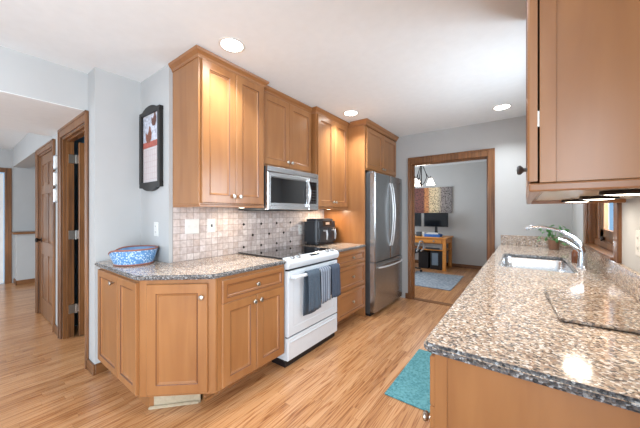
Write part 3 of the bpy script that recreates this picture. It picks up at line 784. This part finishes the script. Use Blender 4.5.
for k, (a, b_) in enumerate(((FY0, ymid-.003), (ymid+.003, FY1))):
    dpt = obj('door', bowed(a, b_, .690, 1.822), 'steel', t, True)
    yy = ymid-.034 if k == 0 else ymid+.034; pts = []
    for i in range(13):
        f = i/12; pts.append((XD+.010+.046*math.sin(PI*f)**.7, yy, .86+.86*f))
    obj('handle', tube(nb(), pts, .0095, 10), 'handle_steel', dpt, True)
    if k == 1:
        cu = bpy.data.curves.new('brand_mark', 'FONT'); cu.body = 'LG'; cu.size = .045; cu.extrude = .0006; cu.align_x = 'CENTER'
        o = bpy.data.objects.new('brand_mark', cu); COL.objects.link(o); me = bpy.data.meshes.new_from_object(o); bpy.data.objects.remove(o); o = bpy.data.objects.new('brand_mark', me); COL.objects.link(o); me.materials.append(M['chrome']); o.parent = dpt
        o.rotation_euler = (PI/2, 0, PI/2); o.location = Vector((XD+.001, FY1-.10, 1.745))-WLOC[t]
fz = obj('freezer_drawer', bowed(FY0, FY1, .055, .680), 'steel', t, True)
pts = []
for i in range(13):
    f = i/12; pts.append((XD+.012+.052*math.sin(PI*f)**.5, FY0+.07+(FY1-FY0-.14)*f, .615))
obj('handle', tube(nb(), pts, .0105, 10), 'handle_steel', fz, True)
obj('foot_grille', B(XW+.1, XB, FY0+.01, FY1-.01, 0, .05), 'black', t)
for y in (FY0+.05, FY1-.05): obj('hinge_cover', B(XB-.09, XB+.04, y-.03, y+.03, 1.815, 1.84, bev=.008), 'steel_dark', t)

# ------------------------------------------------------------------ right side: worktop, base, sink
cx0, cx1, cy0, cy1 = -.256, XR-.001, .869, YF-.001
def rrect(x0, x1, y0, y1, r, n=5):
    return arc(x1-r, y1-r, r, 0, 90, n)+arc(x0+r, y1-r, r, 90, 180, n)+arc(x0+r, y0+r, r, 180, 270, n)+arc(x1-r, y0+r, r, 270, 360, n)
SX0, SX1, SY0, SY1 = -.155, .278, 2.46, 3.26
outer = [(cx1, cy0), (cx1, cy1), (cx0, cy1)]+arc(cx0+.03, cy0+.03, .03, 180, 270, 5)
gw = worktop(prism(nb(), outer[::-1], .885, .915, bev=.009, hole=rrect(SX0, SX1, SY0, SY1, .05)))
tag(gw, 'long speckled granite worktop with the sink along the right wall', 'countertop')
g = nb(); box(g, XR-.022, XR-.001, cy0+.9, cy1-.022, .9155, 1.034, bev=.003)
bsp = tag(obj('granite_upstand', g, 'granite'), 'low granite upstand along the right wall under the window', 'backsplash')
g = nb(); box(g, cx0+.012, XR-.001, YF-.022, YF-.001, .9155, 1.034, bev=.003)
tag(obj('granite_upstand', g, 'granite'), 'low granite upstand on the far wall behind the plant', 'backsplash')
# base cabinets under it
t = thing('base_cabinet', 'maple base cabinet run under the sink worktop with a plain end panel', 'cabinet', (.1, 2.5, 0))
bx0 = -.222
bd = nb(); box(bd, bx0, XR-.003, .902, 2.40, ZB, ZT, bev=.001); box(bd, bx0, XR-.003, 3.33, YF-.003, ZB, ZT, bev=.001)
box(bd, bx0, bx0+.02, 2.40, 3.33, ZB, ZT); box(bd, bx0, XR-.003, 2.40, 3.33, ZB, ZB+.02)
obj('body', bd, 'maple', t)
ep = nb(); box(ep, bx0, XR-.003, .895, .902, 0, ZT, bev=.001); box(ep, bx0, bx0+.035, .891, .896, 0, ZT, bev=.001); obj('end_panel', ep, 'maple', t)
k = nb(); box(k, bx0+.07, bx0+.09, .905, YF-.003, 0, ZB); obj('toe_kick', k, 'oak_y', t)
FNX = lambda y1, z, x: frame_m((x, y1, z), (0, -1, 0), (-1, 0, 0))
ys = [.905, 1.40, 1.90, 2.40, 2.865, 3.33, 3.76, 4.19]
for i in range(7):
    a, b_ = ys[i]+.004, ys[i+1]-.004
    shaker(t, 'door', FNX(b_, ZB+.015, bx0), b_-a, .56, (.03 if i % 2 else b_-a-.03, .50))
    shaker(t, 'drawer', FNX(b_, .705, bx0), b_-a, .155, ((b_-a)/2, .0775), fw=.032)
# sink
t = thing('sink', 'stainless undermount sink set into the granite worktop', 'sink', ((SX0+SX1)/2, (SY0+SY1)/2, .70))
bm = nb(); prev = None
for ins, z in ((-.012, .8845), (0.0, .8845), (.004, .876), (.010, .72), (.035, .700), (.14, .697)):
    ring = [bm.verts.new((x, y, z)) for x, y in rrect(SX0+ins-.004, SX1-ins+.004, SY0+ins-.004, SY1-ins+.004, max(.02, .06-ins*.2))]
    if prev:
        for i in range(len(ring)): bm.faces.new((prev[i], prev[(i+1) % len(ring)], ring[(i+1) % len(ring)], ring[i]))
    prev = ring
bm.faces.new(prev); bmesh.ops.recalc_face_normals(bm, faces=bm.faces)
ba = obj('basin', bm, 'steel_h', t, True); mdf = ba.modifiers.new('thick', 'SOLIDIFY'); mdf.thickness = .0015
bm = nb(); lathe(bm, [(.045, 0), (.045, .003), (.034, .004), (.030, .001), (.0, .001)], ((SX0+SX1)/2, (SY0+SY1)/2, .6975)); obj('drain', bm, 'chrome', t, True)
# faucet
t = thing('faucet', 'chrome pull-out kitchen faucet arching over the sink', 'faucet', (.335, 2.74, .915))
bm = nb(); lathe(bm, [(.034, 0), (.034, .006), (.028, .012), (.026, .05), (.023, .10), (.020, .125)], (.335, 2.74, .915)); obj('body', bm, 'chrome', t, True)
sp = [(.335, 2.74, 1.02), (.325, 2.745, 1.075), (.29, 2.755, 1.125), (.235, 2.765, 1.165), (.17, 2.772, 1.19), (.11, 2.775, 1.202), (.075, 2.775, 1.200)]
obj('spout', tube(nb(), sp, [.021, .019, .016, .014, .012, .012, .012], 12), 'chrome', t, True)
obj('spray_head', tube(nb(), [(.085, 2.775, 1.2015), (.05, 2.775, 1.198), (.015, 2.775, 1.190), (.004, 2.775, 1.182)], [.013, .017, .018, .015], 12), 'chrome', t, True)
obj('lever', tube(nb(), [(.318, 2.72, 1.035), (.28, 2.715, 1.075), (.235, 2.71, 1.108), (.20, 2.70, 1.120)], [.011, .010, .009, .008], 10), 'chrome', t, True)
# soap bottle
t = thing('soap_bottle', 'small amber brown bottle standing behind the faucet', 'bottle', (.325, 2.955, .915))
bm = nb(); lathe(bm, [(.026, 0), (.029, .004), (.029, .085), (.022, .102), (.012, .108), (.012, .118)], (.325, 2.955, .9155)); obj('bottle', bm, 'amber', t, True)
bm = nb(); lathe(bm, [(.014, .0), (.014, .014), (.005, .016), (.005, .030), (.009, .031), (.009, .038)], (.325, 2.955, 1.033)); obj('cap', bm, 'black', t, True)
# plant in a glass
t = thing('potted_plant', 'small leafy green plant in a brown pot in the far corner by the sink', 'plant', (.255, 3.95, .915))
bm = nb(); lathe(bm, [(.040, 0), (.044, .004), (.052, .09), (.054, .098), (.047, .098), (.044, .085), (.0, .083)], (.255, 3.95, .9155)); obj('pot', bm, plain('brown_clay_pot', '#9a7560', .5), t, True)
rnd = random.Random(4); lv = nb(); stm = nb()
for i in range(46):
    a = rnd.random()*2*PI; r = rnd.uniform(.02, .135); z = rnd.uniform(.99, 1.19)-.10*r
    cx, cy = min(.262+r*math.cos(a), .345), min(3.93+.45*r*math.sin(a), 4.05); s_ = rnd.uniform(.022, .034)
    tilt = Matrix.Rotation(a, 4, 'Z') @ Matrix.Rotation(rnd.uniform(.2, 1.3), 4, 'Y'); mm = Matrix.Translation((cx, cy, z)) @ tilt
    out = [(0, 0, 0), (.35*s_, .45*s_, .05*s_), (s_, .55*s_, .08*s_), (1.8*s_, 0, -.1*s_), (s_, -.55*s_, .08*s_), (.35*s_, -.45*s_, .05*s_)]
    vs = [lv.verts.new(mm @ Vector(p)) for p in out]; c = lv.verts.new(mm @ Vector((s_, 0, -.06*s_)))
    for k in range(6): lv.faces.new((vs[k], vs[(k+1) % 6], c))
    if i % 3 == 0: tube(stm, [(.255, 3.95, .995), ((cx+.255)/2, (cy+3.95)/2, (z+1)/2+.01), (cx, cy, z)], .0018, 5)
lo = obj('foliage', lv, 'leaf', t, True); md = lo.modifiers.new('thick', 'SOLIDIFY'); md.thickness = .0012
obj('stems', stm, 'leaf', t)
# granite cutting board
m = Matrix.Translation((.2456, 1.569, .917)) @ Matrix.Rotation(math.radians(3), 4, 'Z')
cb_ = thing('cutting_board', 'polished granite cutting board with dark feet lying on the sink worktop', 'cutting board', (.255, 1.575, .915))
bm = prism(nb(), rrect(-.155, .155, -.235, .235, .012, 3), .003, .014, bev=.002); bmesh.ops.transform(bm, matrix=m, verts=bm.verts); obj('board', bm, 'granite_board', cb_, True)
bm = nb()
for x, y in ((-.135, -.21), (.135, -.21), (-.135, .21), (.135, .21)): lathe(bm, [(.012, 0), (.012, .004)], m @ Vector((x, y, -.0015)), n=12)
box(bm, -.148, .148, -.228, .228, .001, .0035, mat=m)
obj('rubber_base', bm, 'black', cb_)

# ------------------------------------------------------------------ right wall cabinet (camera looks along its front)
t = thing('wall_cabinet', 'large maple wall cabinet over the right worktop, its end panel filling the view', 'cabinet', (.23, 1.5, 1.37))
ux = .030; uy0, uy1, uz = .889, 2.13, 1.388
obj('body', B(ux, XR-.002, uy0, uy1, uz, ZC-.004, bev=.001), 'maple', t)
obj('end_stile', B(ux, ux+.032, uy0-.004, uy0+.001, uz, ZC-.004, bev=.001), 'maple', t)
obj('underside', B(ux+.02, XR-.004, uy0+.02, uy1-.02, uz-.003, uz), 'maple_in', t)
r = nb(); box(r, ux-.022, XR-.004, uy0-.006, uy0+.016, 1.366, uz-.001, bev=.004); box(r, ux-.022, ux, uy0+.016, uy1, 1.366, uz-.001, bev=.004); box(r, ux, XR-.004, uy1-.018, uy1, 1.366, uz-.001, bev=.004)
obj('light_rail', r, 'maple_x', t)
for i, (a, b_) in enumerate(((uy0, 1.195), (1.2, 1.66), (1.665, uy1-.003))):
    d = shaker(t, 'door', FNX(b_, uz+.004, ux-.004), b_-a, ZC-.03-uz, ((.035, .065) if i == 0 else None), kmat='steel_dark')
for z in (1.55, 2.33): obj('hinge', B(ux-.005, ux+.004, uy0+.001, uy0+.012, z-.02, z+.02), 'nickel', t)
# puck lights under cabinets
def puck(label, x, y, z, power, col=(1, .86, .68), r=.036, grp=None):
    t = thing('puck_light', label, 'puck light', (x, y, z), grp)
    bm = nb(); lathe(bm, [(r+.004, 0), (r+.006, -.003), (r+.006, -.012), (r, -.014), (r-.001, -.010), (0, -.010)], (x, y, z)); obj('rim', bm, 'bronze', t, True)
    bm = nb(); lathe(bm, [(r-.001, -.0101), (r-.001, -.012), (r*.6, -.0150), (0, -.016)], (x, y, z)); obj('lens', bm, 'puck', t, True)
    l = bpy.data.lights.new('puck_lamp', 'AREA'); l.shape = 'DISK'; l.size = 2*r-.01; l.energy = power; l.color = col
    o = bpy.data.objects.new('puck_lamp', l); COL.objects.link(o); o.parent = t; o.location = (0, 0, -.018)
puck('nearest lit puck light under the right wall cabinet', .265, 1.31, uz-.0035, 1.3, (1, .9, .76), .058)
puck('middle puck light under the right wall cabinet', .26, 1.70, uz-.0035, 1.0, (1, .9, .76), .058)
puck('farthest puck light under the right wall cabinet, at its window end', .228, 2.045, uz-.0035, 1.3, (1, .9, .76), .058)
puck('puck light under the tall wall cabinet left of the microwave', -2.05, 1.58, Z0-.0035, 1.5)
puck('puck light under the wall cabinet above the air fryer', -2.03, 2.93, Z0-.0035, 4.5, (1, .80, .58))

# ------------------------------------------------------------------ recessed ceiling lights
def recessed(label, x, y, power=11, shown=True):
    t = thing('recessed_light', label, 'ceiling light', (x, y, ZC))
    bm = nb(); lathe(bm, [(.092, 0), (.092, -.004), (.080, -.007), (.074, -.003), (0, -.003)], (x, y, ZC)); obj('trim_ring', bm, 'white', t, True)
    bm = nb(); lathe(bm, [(.073, -.0032), (.070, -.0055), (0, -.0065)], (x, y, ZC)); obj('lens', bm, 'lamp', t, True)
    l = bpy.data.lights.new('ceiling_lamp', 'AREA'); l.shape = 'DISK'; l.size = .14; l.energy = power; l.spread = 2.1; l.color = (.90, .96, 1.0)
    o = bpy.data.objects.new('ceiling_lamp', l); COL.objects.link(o); o.parent = t; o.location = (0, 0, -.012)
recessed('round recessed ceiling light in front of the tall cabinet left of the microwave', -1.659, 1.195)
recessed('round recessed ceiling light near the cabinet by the refrigerator', -1.655, 2.848)
recessed('round recessed ceiling light near the far wall above the dining opening', -.205, 3.692)
recessed('added unseen round recessed ceiling light over the near end of the worktop', -.6, 1.2)  # extra lamp above the frame, added to the ceiling lighting
recessed('added unseen round recessed ceiling light behind the camera by the patio window', -1.5, -.9, 5)  # lamp out of view, added for more even room light
recessed('added unseen round recessed ceiling light in the hall', -6.2, -.5, 14)  # unseen lamp added to light the hall
recessed('added unseen round recessed ceiling light inside the closet', -3.3, 1.6, 6)  # hidden lamp added so the closet does not go black

# ------------------------------------------------------------------ things on the left counter and wall
t = thing('fabric_basket', 'round blue and white patterned basket with brown rim on the counter end', 'basket', (-2.46, .875, .9155))
bx, by = -2.46, .873
def bring(r, fr, zf):
    out = []
    for k in range(40):
        a = 2*PI*k/40; z = zf(a); out.append((bx+r*math.cos(a)*1.0, by+r*math.sin(a), z))
    return out
# the rim dips towards the front left
dip = lambda a: -.040*math.exp(-((((a-math.radians(238))+PI) % (2*PI)-PI)/.55)**2)
def wallmesh(r0, r1, z0, top, inner):
    bm = nb(); rings = []
    for i in range(7):
        f = i/6; rings.append([bm.verts.new(p) for p in bring(r0+(r1-r0)*f**.8, 1, lambda a: z0+(top+dip(a)-z0)*f)])
    for i in range(6):
        for k in range(40):
            bm.faces.new((rings[i][k], rings[i][(k+1) % 40], rings[i+1][(k+1) % 40], rings[i+1][k]))
    bm.faces.new(rings[0][::-1]); return bm
zt = 1.035
o = obj('side', wallmesh(.125, .160, .918, zt, False), 'dots', t, True)
o = obj('lining', wallmesh(.120, .155, .924, zt, True), 'basket_in', t, True)
for nm, r, f in (('rim', .158, lambda a: zt+dip(a)), ('base_band', .127, lambda a: .922)):
    p = bring(r, 1, f); bm = nb(); tube(bm, p+[p[0], p[1]], .0065, 8, caps=False); obj(nm, bm, 'basket_rim', t, True)
# calendar in a dark frame on the nook wall
t = thing('framed_calendar', 'tall dark framed calendar with hens hanging on the nook wall', 'picture', (-2.575, 1.047, 1.5))
fx0, fx1, fz0, fz1 = -2.755, -2.362, 1.528, 2.185; yw = 1.0465
def fr_outline():
    c = (fx0+fx1)/2; w_ = (fx1-fx0)/2; top = []
    for i in range(21):
        s = -1+2*i/20; h = 0 if abs(s) > .66 else .034*(math.cos(s/.66*PI/2)**.6) ; top.append((c+s*w_, fz1+h))
    bot = [(x, fz0-(z-fz1)*.9) for x, z in top][::-1]
    return top, bot
top, bot = fr_outline()
fb = nb()
ring = top+bot
def xz_prism(bm, pts, y0, y1):
    a = [bm.verts.new((x, y0, z)) for x, z in pts]; b_ = [bm.verts.new((x, y1, z)) for x, z in pts]
    for i in range(len(pts)): bm.faces.new((a[i], a[(i+1) % len(pts)], b_[(i+1) % len(pts)], b_[i]))
    bm.faces.new(a[::-1]); bm.faces.new(b_); bmesh.ops.recalc_face_normals(bm, faces=bm.faces); return bm
inz0, inz1, inx0, inx1 = fz0+.045, fz1-.03, fx0+.04, fx1-.04
xz_prism(fb, [(x, z) for x, z in top]+[(fx1, inz1), (fx0, inz1)], yw-.03, yw)
xz_prism(fb, [(fx0, inz0), (fx1, inz0)]+[(x, z) for x, z in bot], yw-.03, yw)
box(fb, fx0, inx0, yw-.033, yw, inz0-.01, inz1+.01, bev=.004); box(fb, inx1, fx1, yw-.033, yw, inz0-.01, inz1+.01, bev=.004)
obj('frame', fb, 'darkwood', t)
bd = obj('calendar_sheet', B(inx0-.005, inx1+.005, yw-.012, yw-.004, inz0-.005, inz1+.005), plain('calendar_paper', '#c4bcbc', .7, var=.03), t)
zsplit = inz0+.30
obj('picture', B(inx0+.004, inx1-.004, yw-.0135, yw-.0121, zsplit+.055, inz1-.008), plain('pale_blue_print', '#b9bcc8', .7, var=.35, scale=45), bd)
obj('banner', B(inx0+.004, inx1-.02, yw-.0145, yw-.0121, zsplit, zsplit+.05), plain('red_banner_print', '#a85a4e', .7, var=.2), bd)
def blob(cx, cz, pts, c, nm):
    b_ = nb(); xz_prism(b_, [(cx+x, cz+z) for x, z in pts], yw-.0152, yw-.0136); obj(nm, b_, c, bd)
hen = [(-.055, -.02), (-.03, -.05), (.02, -.05), (.05, -.02), (.055, .03), (.035, .055), (.03, .085), (.01, .09), (.0, .05), (-.025, .02), (-.06, .045)]
brown = plain('hen_brown_print', '#7d4a38', .7, var=.3, scale=60)
blob(-2.60, 1.965, hen, brown, 'hen'); blob(-2.50, 2.09, [(x*.8, z*.85) for x, z in hen], plain('hen_dark_print', '#5d3a30', .7, var=.3), 'hen')
gb = nb()
for i in range(8): x = inx0+.02+(inx1-inx0-.04)*i/7; box(gb, x-.0012, x+.0012, yw-.0132, yw-.0121, inz0+.03, zsplit-.02)
for i in range(6): z = inz0+.03+(zsplit-.05-inz0)*i/5; box(gb, inx0+.02, inx1-.02, yw-.0132, yw-.0121, z-.0012, z+.0012)
obj('date_grid', gb, plain('grid_ink', '#b39a9a', .7), bd)
# three small frames on the hall wall
for lab, z0, z1 in (('small square silver framed picture, topmost on the hall wall', 1.785, 1.945), ('small square silver framed picture, middle one on the hall wall', 1.605, 1.765), ('small square silver framed picture, lowest on the hall wall', 1.425, 1.585)):
    t = thing('picture_frame', lab, 'picture', (-4.055, YD, z0), 'small pictures between the hall doors')
    bm = nb(); m = frame_m((-4.155, YD, z0), (1, 0, 0), (0, -1, 0)); rings_panel(bm, m, .20, .155, [(0, .018), (.004, .022), (.012, .022), (.015, .012)]); f = obj('frame', bm, 'silver', t)
    bm = nb(); rings_panel(bm, m @ Matrix.Translation((.02, .02, .0122)), .16, .115, [(0, .001)]); obj('print', bm, plain('pale_print', '#d5d2cd', .4, var=.25, scale=25), t)

# ------------------------------------------------------------------ air fryer
t = thing('air_fryer', 'charcoal dual-drawer air fryer on the short worktop', 'air fryer', (-2.1, 2.88, .9155))
ax0, ax1, ay0, ay1, az0, az1 = -2.240, -2.00, 2.645, 3.075, .925, 1.235
bm = nb(); prism(bm, rrect(ax0, ax1, ay0, ay1, .06, 6), az0, az1, bev=.03, seg=4)
for v in bm.verts:
    f = (v.co.z-az0)/(az1-az0); s = .965+.035*math.sin(PI*min(1, .25+f*.6))
    v.co.x = ax0+(v.co.x-ax0)*s; v.co.y = (ay0+ay1)/2+(v.co.y-(ay0+ay1)/2)*s
obj('body', bm, 'grey_dark_plastic', t, True)
obj('base', B(ax0+.02, ax1-.02, ay0+.03, ay1-.03, .9155, .928, bev=.004), 'black', t)
obj('top_vent', B(ax0+.05, ax1-.05, ay0+.08, ay1-.08, az1-.002, az1+.004, bev=.002), 'black', t)
bm = nb(); rings_panel(bm, FX(ay0+.11, 1.150, ax1-.008), .20, .062, [(0, .008), (.003, .011)]); cpn = obj('control_panel', bm, 'blackglass', t)
obj('display', B(ax1+.0028, ax1+.004, ay0+.17, ay0+.25, 1.165, 1.195), emit('amber_display', '#c8a890', .5), cpn)
for k in range(2):
    y0 = ay0+.035+k*.180
    bm = nb(); box(bm, ax1-.01, ax1+.010, y0, y0+.170, .945, 1.125, bev=.012, seg=3); dw = obj('basket_drawer', bm, 'grey_dark_plastic', t, True)
    bm = nb(); box(bm, ax1+.008, ax1+.055, y0+.070, y0+.100, 1.082, 1.104, bev=.005); tube(bm, [(ax1+.050, y0+.085, 1.100), (ax1+.060, y0+.085, 1.05), (ax1+.056, y0+.085, .985)], [.013, .013, .010], 10); obj('handle', bm, 'silver', dw, True, 'silver drawer handle')

# ------------------------------------------------------------------ mats
tag(obj('kitchen_mat', B(-.815, -.30, 1.879, 2.693, .001, .011, bev=.004), 'teal'), 'teal kitchen mat on the oak floor below the sink worktop', 'mat')
rg = nb(); prism(rg, [(-1.95, 5.02), (-1.0, 5.03), (-1.01, 6.34), (-1.95, 6.28)][::1], .001, .011, bev=.003)
tag(obj('area_rug', rg, 'rug'), 'grey blue area rug on the floor before the desk', 'rug')
bm = nb(); box(bm, -7.25, -6.95, .30, .42, .0, .006, bev=.001)
fr_ = tag(obj('floor_register', bm, 'steel_dark'), 'small dark floor vent in the hall before the half wall', 'floor vent')

# ------------------------------------------------------------------ dining room: desk, monitors, chair, chandelier
t = thing('desk', 'honey wood desk with a drawer against the dining room wall', 'desk', (-1.95, 6.95, 0))
dx0, dx1, dy0, dy1 = -2.55, -1.385, 6.60, 7.30
obj('desk_top', B(dx0, dx1, dy0, dy1, .722, .755, bev=.006), 'desk', t)
obj('apron', B(dx0+.04, dx1-.04, dy0+.04, dy1-.04, .61, .722), 'desk', t)
for x in (dx0+.03, dx1-.10):
    for y in (dy0+.02, dy1-.09): obj('leg', B(x, x+.07, y, y+.07, 0, .722, bev=.004), 'desk', t)
dr = obj('drawer', B(-1.95, -1.50, dy0+.015, dy0+.042, .625, .712, bev=.005), 'desk', t)
knob(dr, (-1.665, dy0+.016, .668), (0, -1, 0), 'nickel', 1.4)
obj('lower_shelf', B(dx0+.05, dx1-.05, dy0+.12, dy1-.04, .44, .46), 'desk', t)
def monitor(x0, x1, y, label):
    t = thing('monitor', label, 'monitor', ((x0+x1)/2, y, .755), 'monitors on the desk')
    obj('screen_housing', B(x0, x1, y, y+.035, .975, 1.315, bev=.005), 'black', t)
    obj('screen', B(x0+.012, x1-.012, y-.002, y+.001, .99, 1.303), 'screen', t)
    c = (x0+x1)/2; obj('neck', B(c-.03, c+.03, y+.03, y+.06, .765, 1.08, bev=.004), 'black', t); obj('foot', B(c-.11, c+.11, y-.06, y+.12, .7555, .770, bev=.004), 'black', t)
monitor(-2.005, -1.45, 7.02, 'wide black monitor on the right of the desk')
monitor(-2.62, -2.075, 7.02, 'black monitor on the left of the desk, mostly hidden by the opening trim')
t = obj('blue_folder', B(-1.90, -1.55, 6.68, 6.92, .756, .815, bev=.004), plain('blue_cover', '#2f62a8', .5)); tag(t, 'thick blue book lying on the desk under the right monitor', 'book')
t = obj('paper_stack', B(-1.86, -1.60, 6.70, 6.90, .816, .845, bev=.002), 'white'); tag(t, 'stack of white paper on top of the blue book', 'paper')
t = obj('desk_organizer', B(-2.10, -1.99, 6.70, 6.80, .756, .86, bev=.01), 'steel_dark'); tag(t, 'small dark holder on the desk beside the left monitor', 'desk organizer')
t = obj('paper_cup', lathe(nb(), [(.03, 0), (.04, .10), (.036, .10), (.027, .01)], (-1.93, 6.76, .756)), 'white', None, True); tag(t, 'small white cup on the desk left of the blue book', 'cup')
t = thing('printer', 'grey printer box on the desk shelf under the drawer', 'printer', (-1.75, 6.92, .46))
obj('body', B(-1.93, -1.52, 6.74, 7.14, .461, .60, bev=.01), 'silver', t); obj('tray', B(-1.88, -1.57, 6.70, 6.745, .475, .50, bev=.003), 'grey_dark_plastic', t)
t = thing('computer_tower', 'black computer tower on the floor under the desk', 'computer', (-1.65, 6.95, 0))
obj('case', B(-1.78, -1.52, 6.72, 7.16, .001, .42, bev=.006), 'black', t); obj('front_panel', B(-1.74, -1.60, 6.712, 6.722, .10, .38, bev=.003), plain('blue_grey_panel', '#6b7d8e', .3), t)
t = thing('storage_box', 'black box on the floor left of the computer tower', 'box', (-1.95, 6.95, 0)); obj('case', B(-2.05, -1.82, 6.72, 7.12, .001, .36, bev=.01), 'black', t)
obj('lid', B(-2.06, -1.81, 6.71, 7.13, .361, .385, bev=.004), 'black', t)
# office chair
cx, cy = -2.10, 6.12
t = thing('office_chair', 'black office chair with grey armrests pulled up to the desk', 'chair', (cx, cy, .011))
obj('seat', B(cx-.24, cx+.24, cy-.23, cy+.24, .44, .51, bev=.03, seg=3), 'seatcloth', t, True)
obj('backrest', B(cx-.22, cx+.22, cy-.30, cy-.25, .60, 1.10, bev=.024, seg=3), 'seatcloth', t, True)
obj('back_support', tube(nb(), [(cx, cy-.1, .44), (cx, cy-.28, .46), (cx, cy-.315, .60), (cx, cy-.31, .80)], .02, 8), 'black', t, True)
for s in (-1, 1):
    obj('armrest', tube(nb(), [(cx+s*.20, cy+.12, .45), (cx+s*.29, cy+.16, .50), (cx+s*.30, cy+.17, .62), (cx+s*.29, cy+.10, .69), (cx+s*.29, cy-.06, .70), (cx+s*.29, cy-.15, .64), (cx+s*.27, cy-.16, .52), (cx+s*.20, cy-.14, .45)], .016, 8), 'silver', t, True, 'grey loop armrest')
obj('gas_lift', tube(nb(), [(cx, cy, .10), (cx, cy, .45)], .025, 12), 'black', t, True)
for k in range(5):
    a = 2*PI*k/5+.3; ex, ey = cx+.28*math.cos(a), cy+.28*math.sin(a)
    l = obj('base_leg', tube(nb(), [(cx, cy, .125), (ex, ey, .085)], [.022, .014], 8), 'black', t, True)
    obj('caster', lathe(nb(), [(.0, -.012), (.028, -.012), (.028, .012), (0, .012)], (ex, ey, .041), (math.cos(a+.8), math.sin(a+.8), 0), 14), 'black', l, True)
# painting
t = thing('painting', 'wide abstract brown and gold print hanging above the monitors', 'picture', (-1.88, 7.34, 1.30))
obj('canvas', B(-2.36, -1.425, 7.315, 7.349, 1.305, 1.955, bev=.003), 'art', t)
# chandelier
hx, hy = -1.62, 5.5
t = thing('chandelier', 'dark bronze chandelier with white bell shades hanging in the dining room', 'chandelier', (hx, hy, 1.83))
bm = nb(); lathe(bm, [(.06, 0), (.055, -.02), (.012, -.03), (.0, -.03)], (hx, hy, ZC)); obj('canopy', bm, 'bronze', t, True)
obj('stem', tube(nb(), [(hx, hy, ZC-.02), (hx, hy, 2.30), (hx, hy, 1.84)], [.006, .010, .012], 8), 'bronze', t, True)
bm = nb(); lathe(bm, [(.0, -.03), (.014, -.02), (.02, 0), (.012, .02), (0, .03)], (hx, hy, 1.85)); obj('finial', bm, 'bronze', t, True)
for k in range(3):
    a = math.radians(5+120*k); c_, s_ = math.cos(a), math.sin(a)
    pts = [(hx+c_*r, hy+s_*r, z) for r, z in ((.01, 2.30), (.03, 2.22), (.085, 2.08), (.10, 2.00), (.06, 1.90), (.02, 1.86))]
    arm = obj('arm', tube(nb(), pts, .007, 8), 'bronze', t, True)
    tube_b = nb(); tube(tube_b, [(hx+c_*.085, hy+s_*.085, 2.08), (hx+c_*.13, hy+s_*.13, 1.99), (hx+c_*.175, hy+s_*.175, 2.0), (hx+c_*.172, hy+s_*.172, 2.02), (hx+c_*.172, hy+s_*.172, 1.97)], .007, 8); obj('scroll', tube_b, 'bronze', arm, True)
    bm = nb(); lathe(bm, [(.028, 1.975), (.032, 1.965), (.048, 1.93), (.066, 1.878), (.079, 1.85), (.077, 1.85), (.064, 1.875), (.045, 1.928), (.0, 1.962)], (hx+c_*.172, hy+s_*.172, 0)); obj('shade', bm, 'shade', arm, True, 'white glass bell shade')
l = bpy.data.lights.new('chandelier_lamp', 'POINT'); l.energy = 14; l.color = (1, .92, .82); l.shadow_soft_size = .12
o = bpy.data.objects.new('chandelier_lamp', l); COL.objects.link(o); o.parent = t; o.location = (0, 0, -.12)
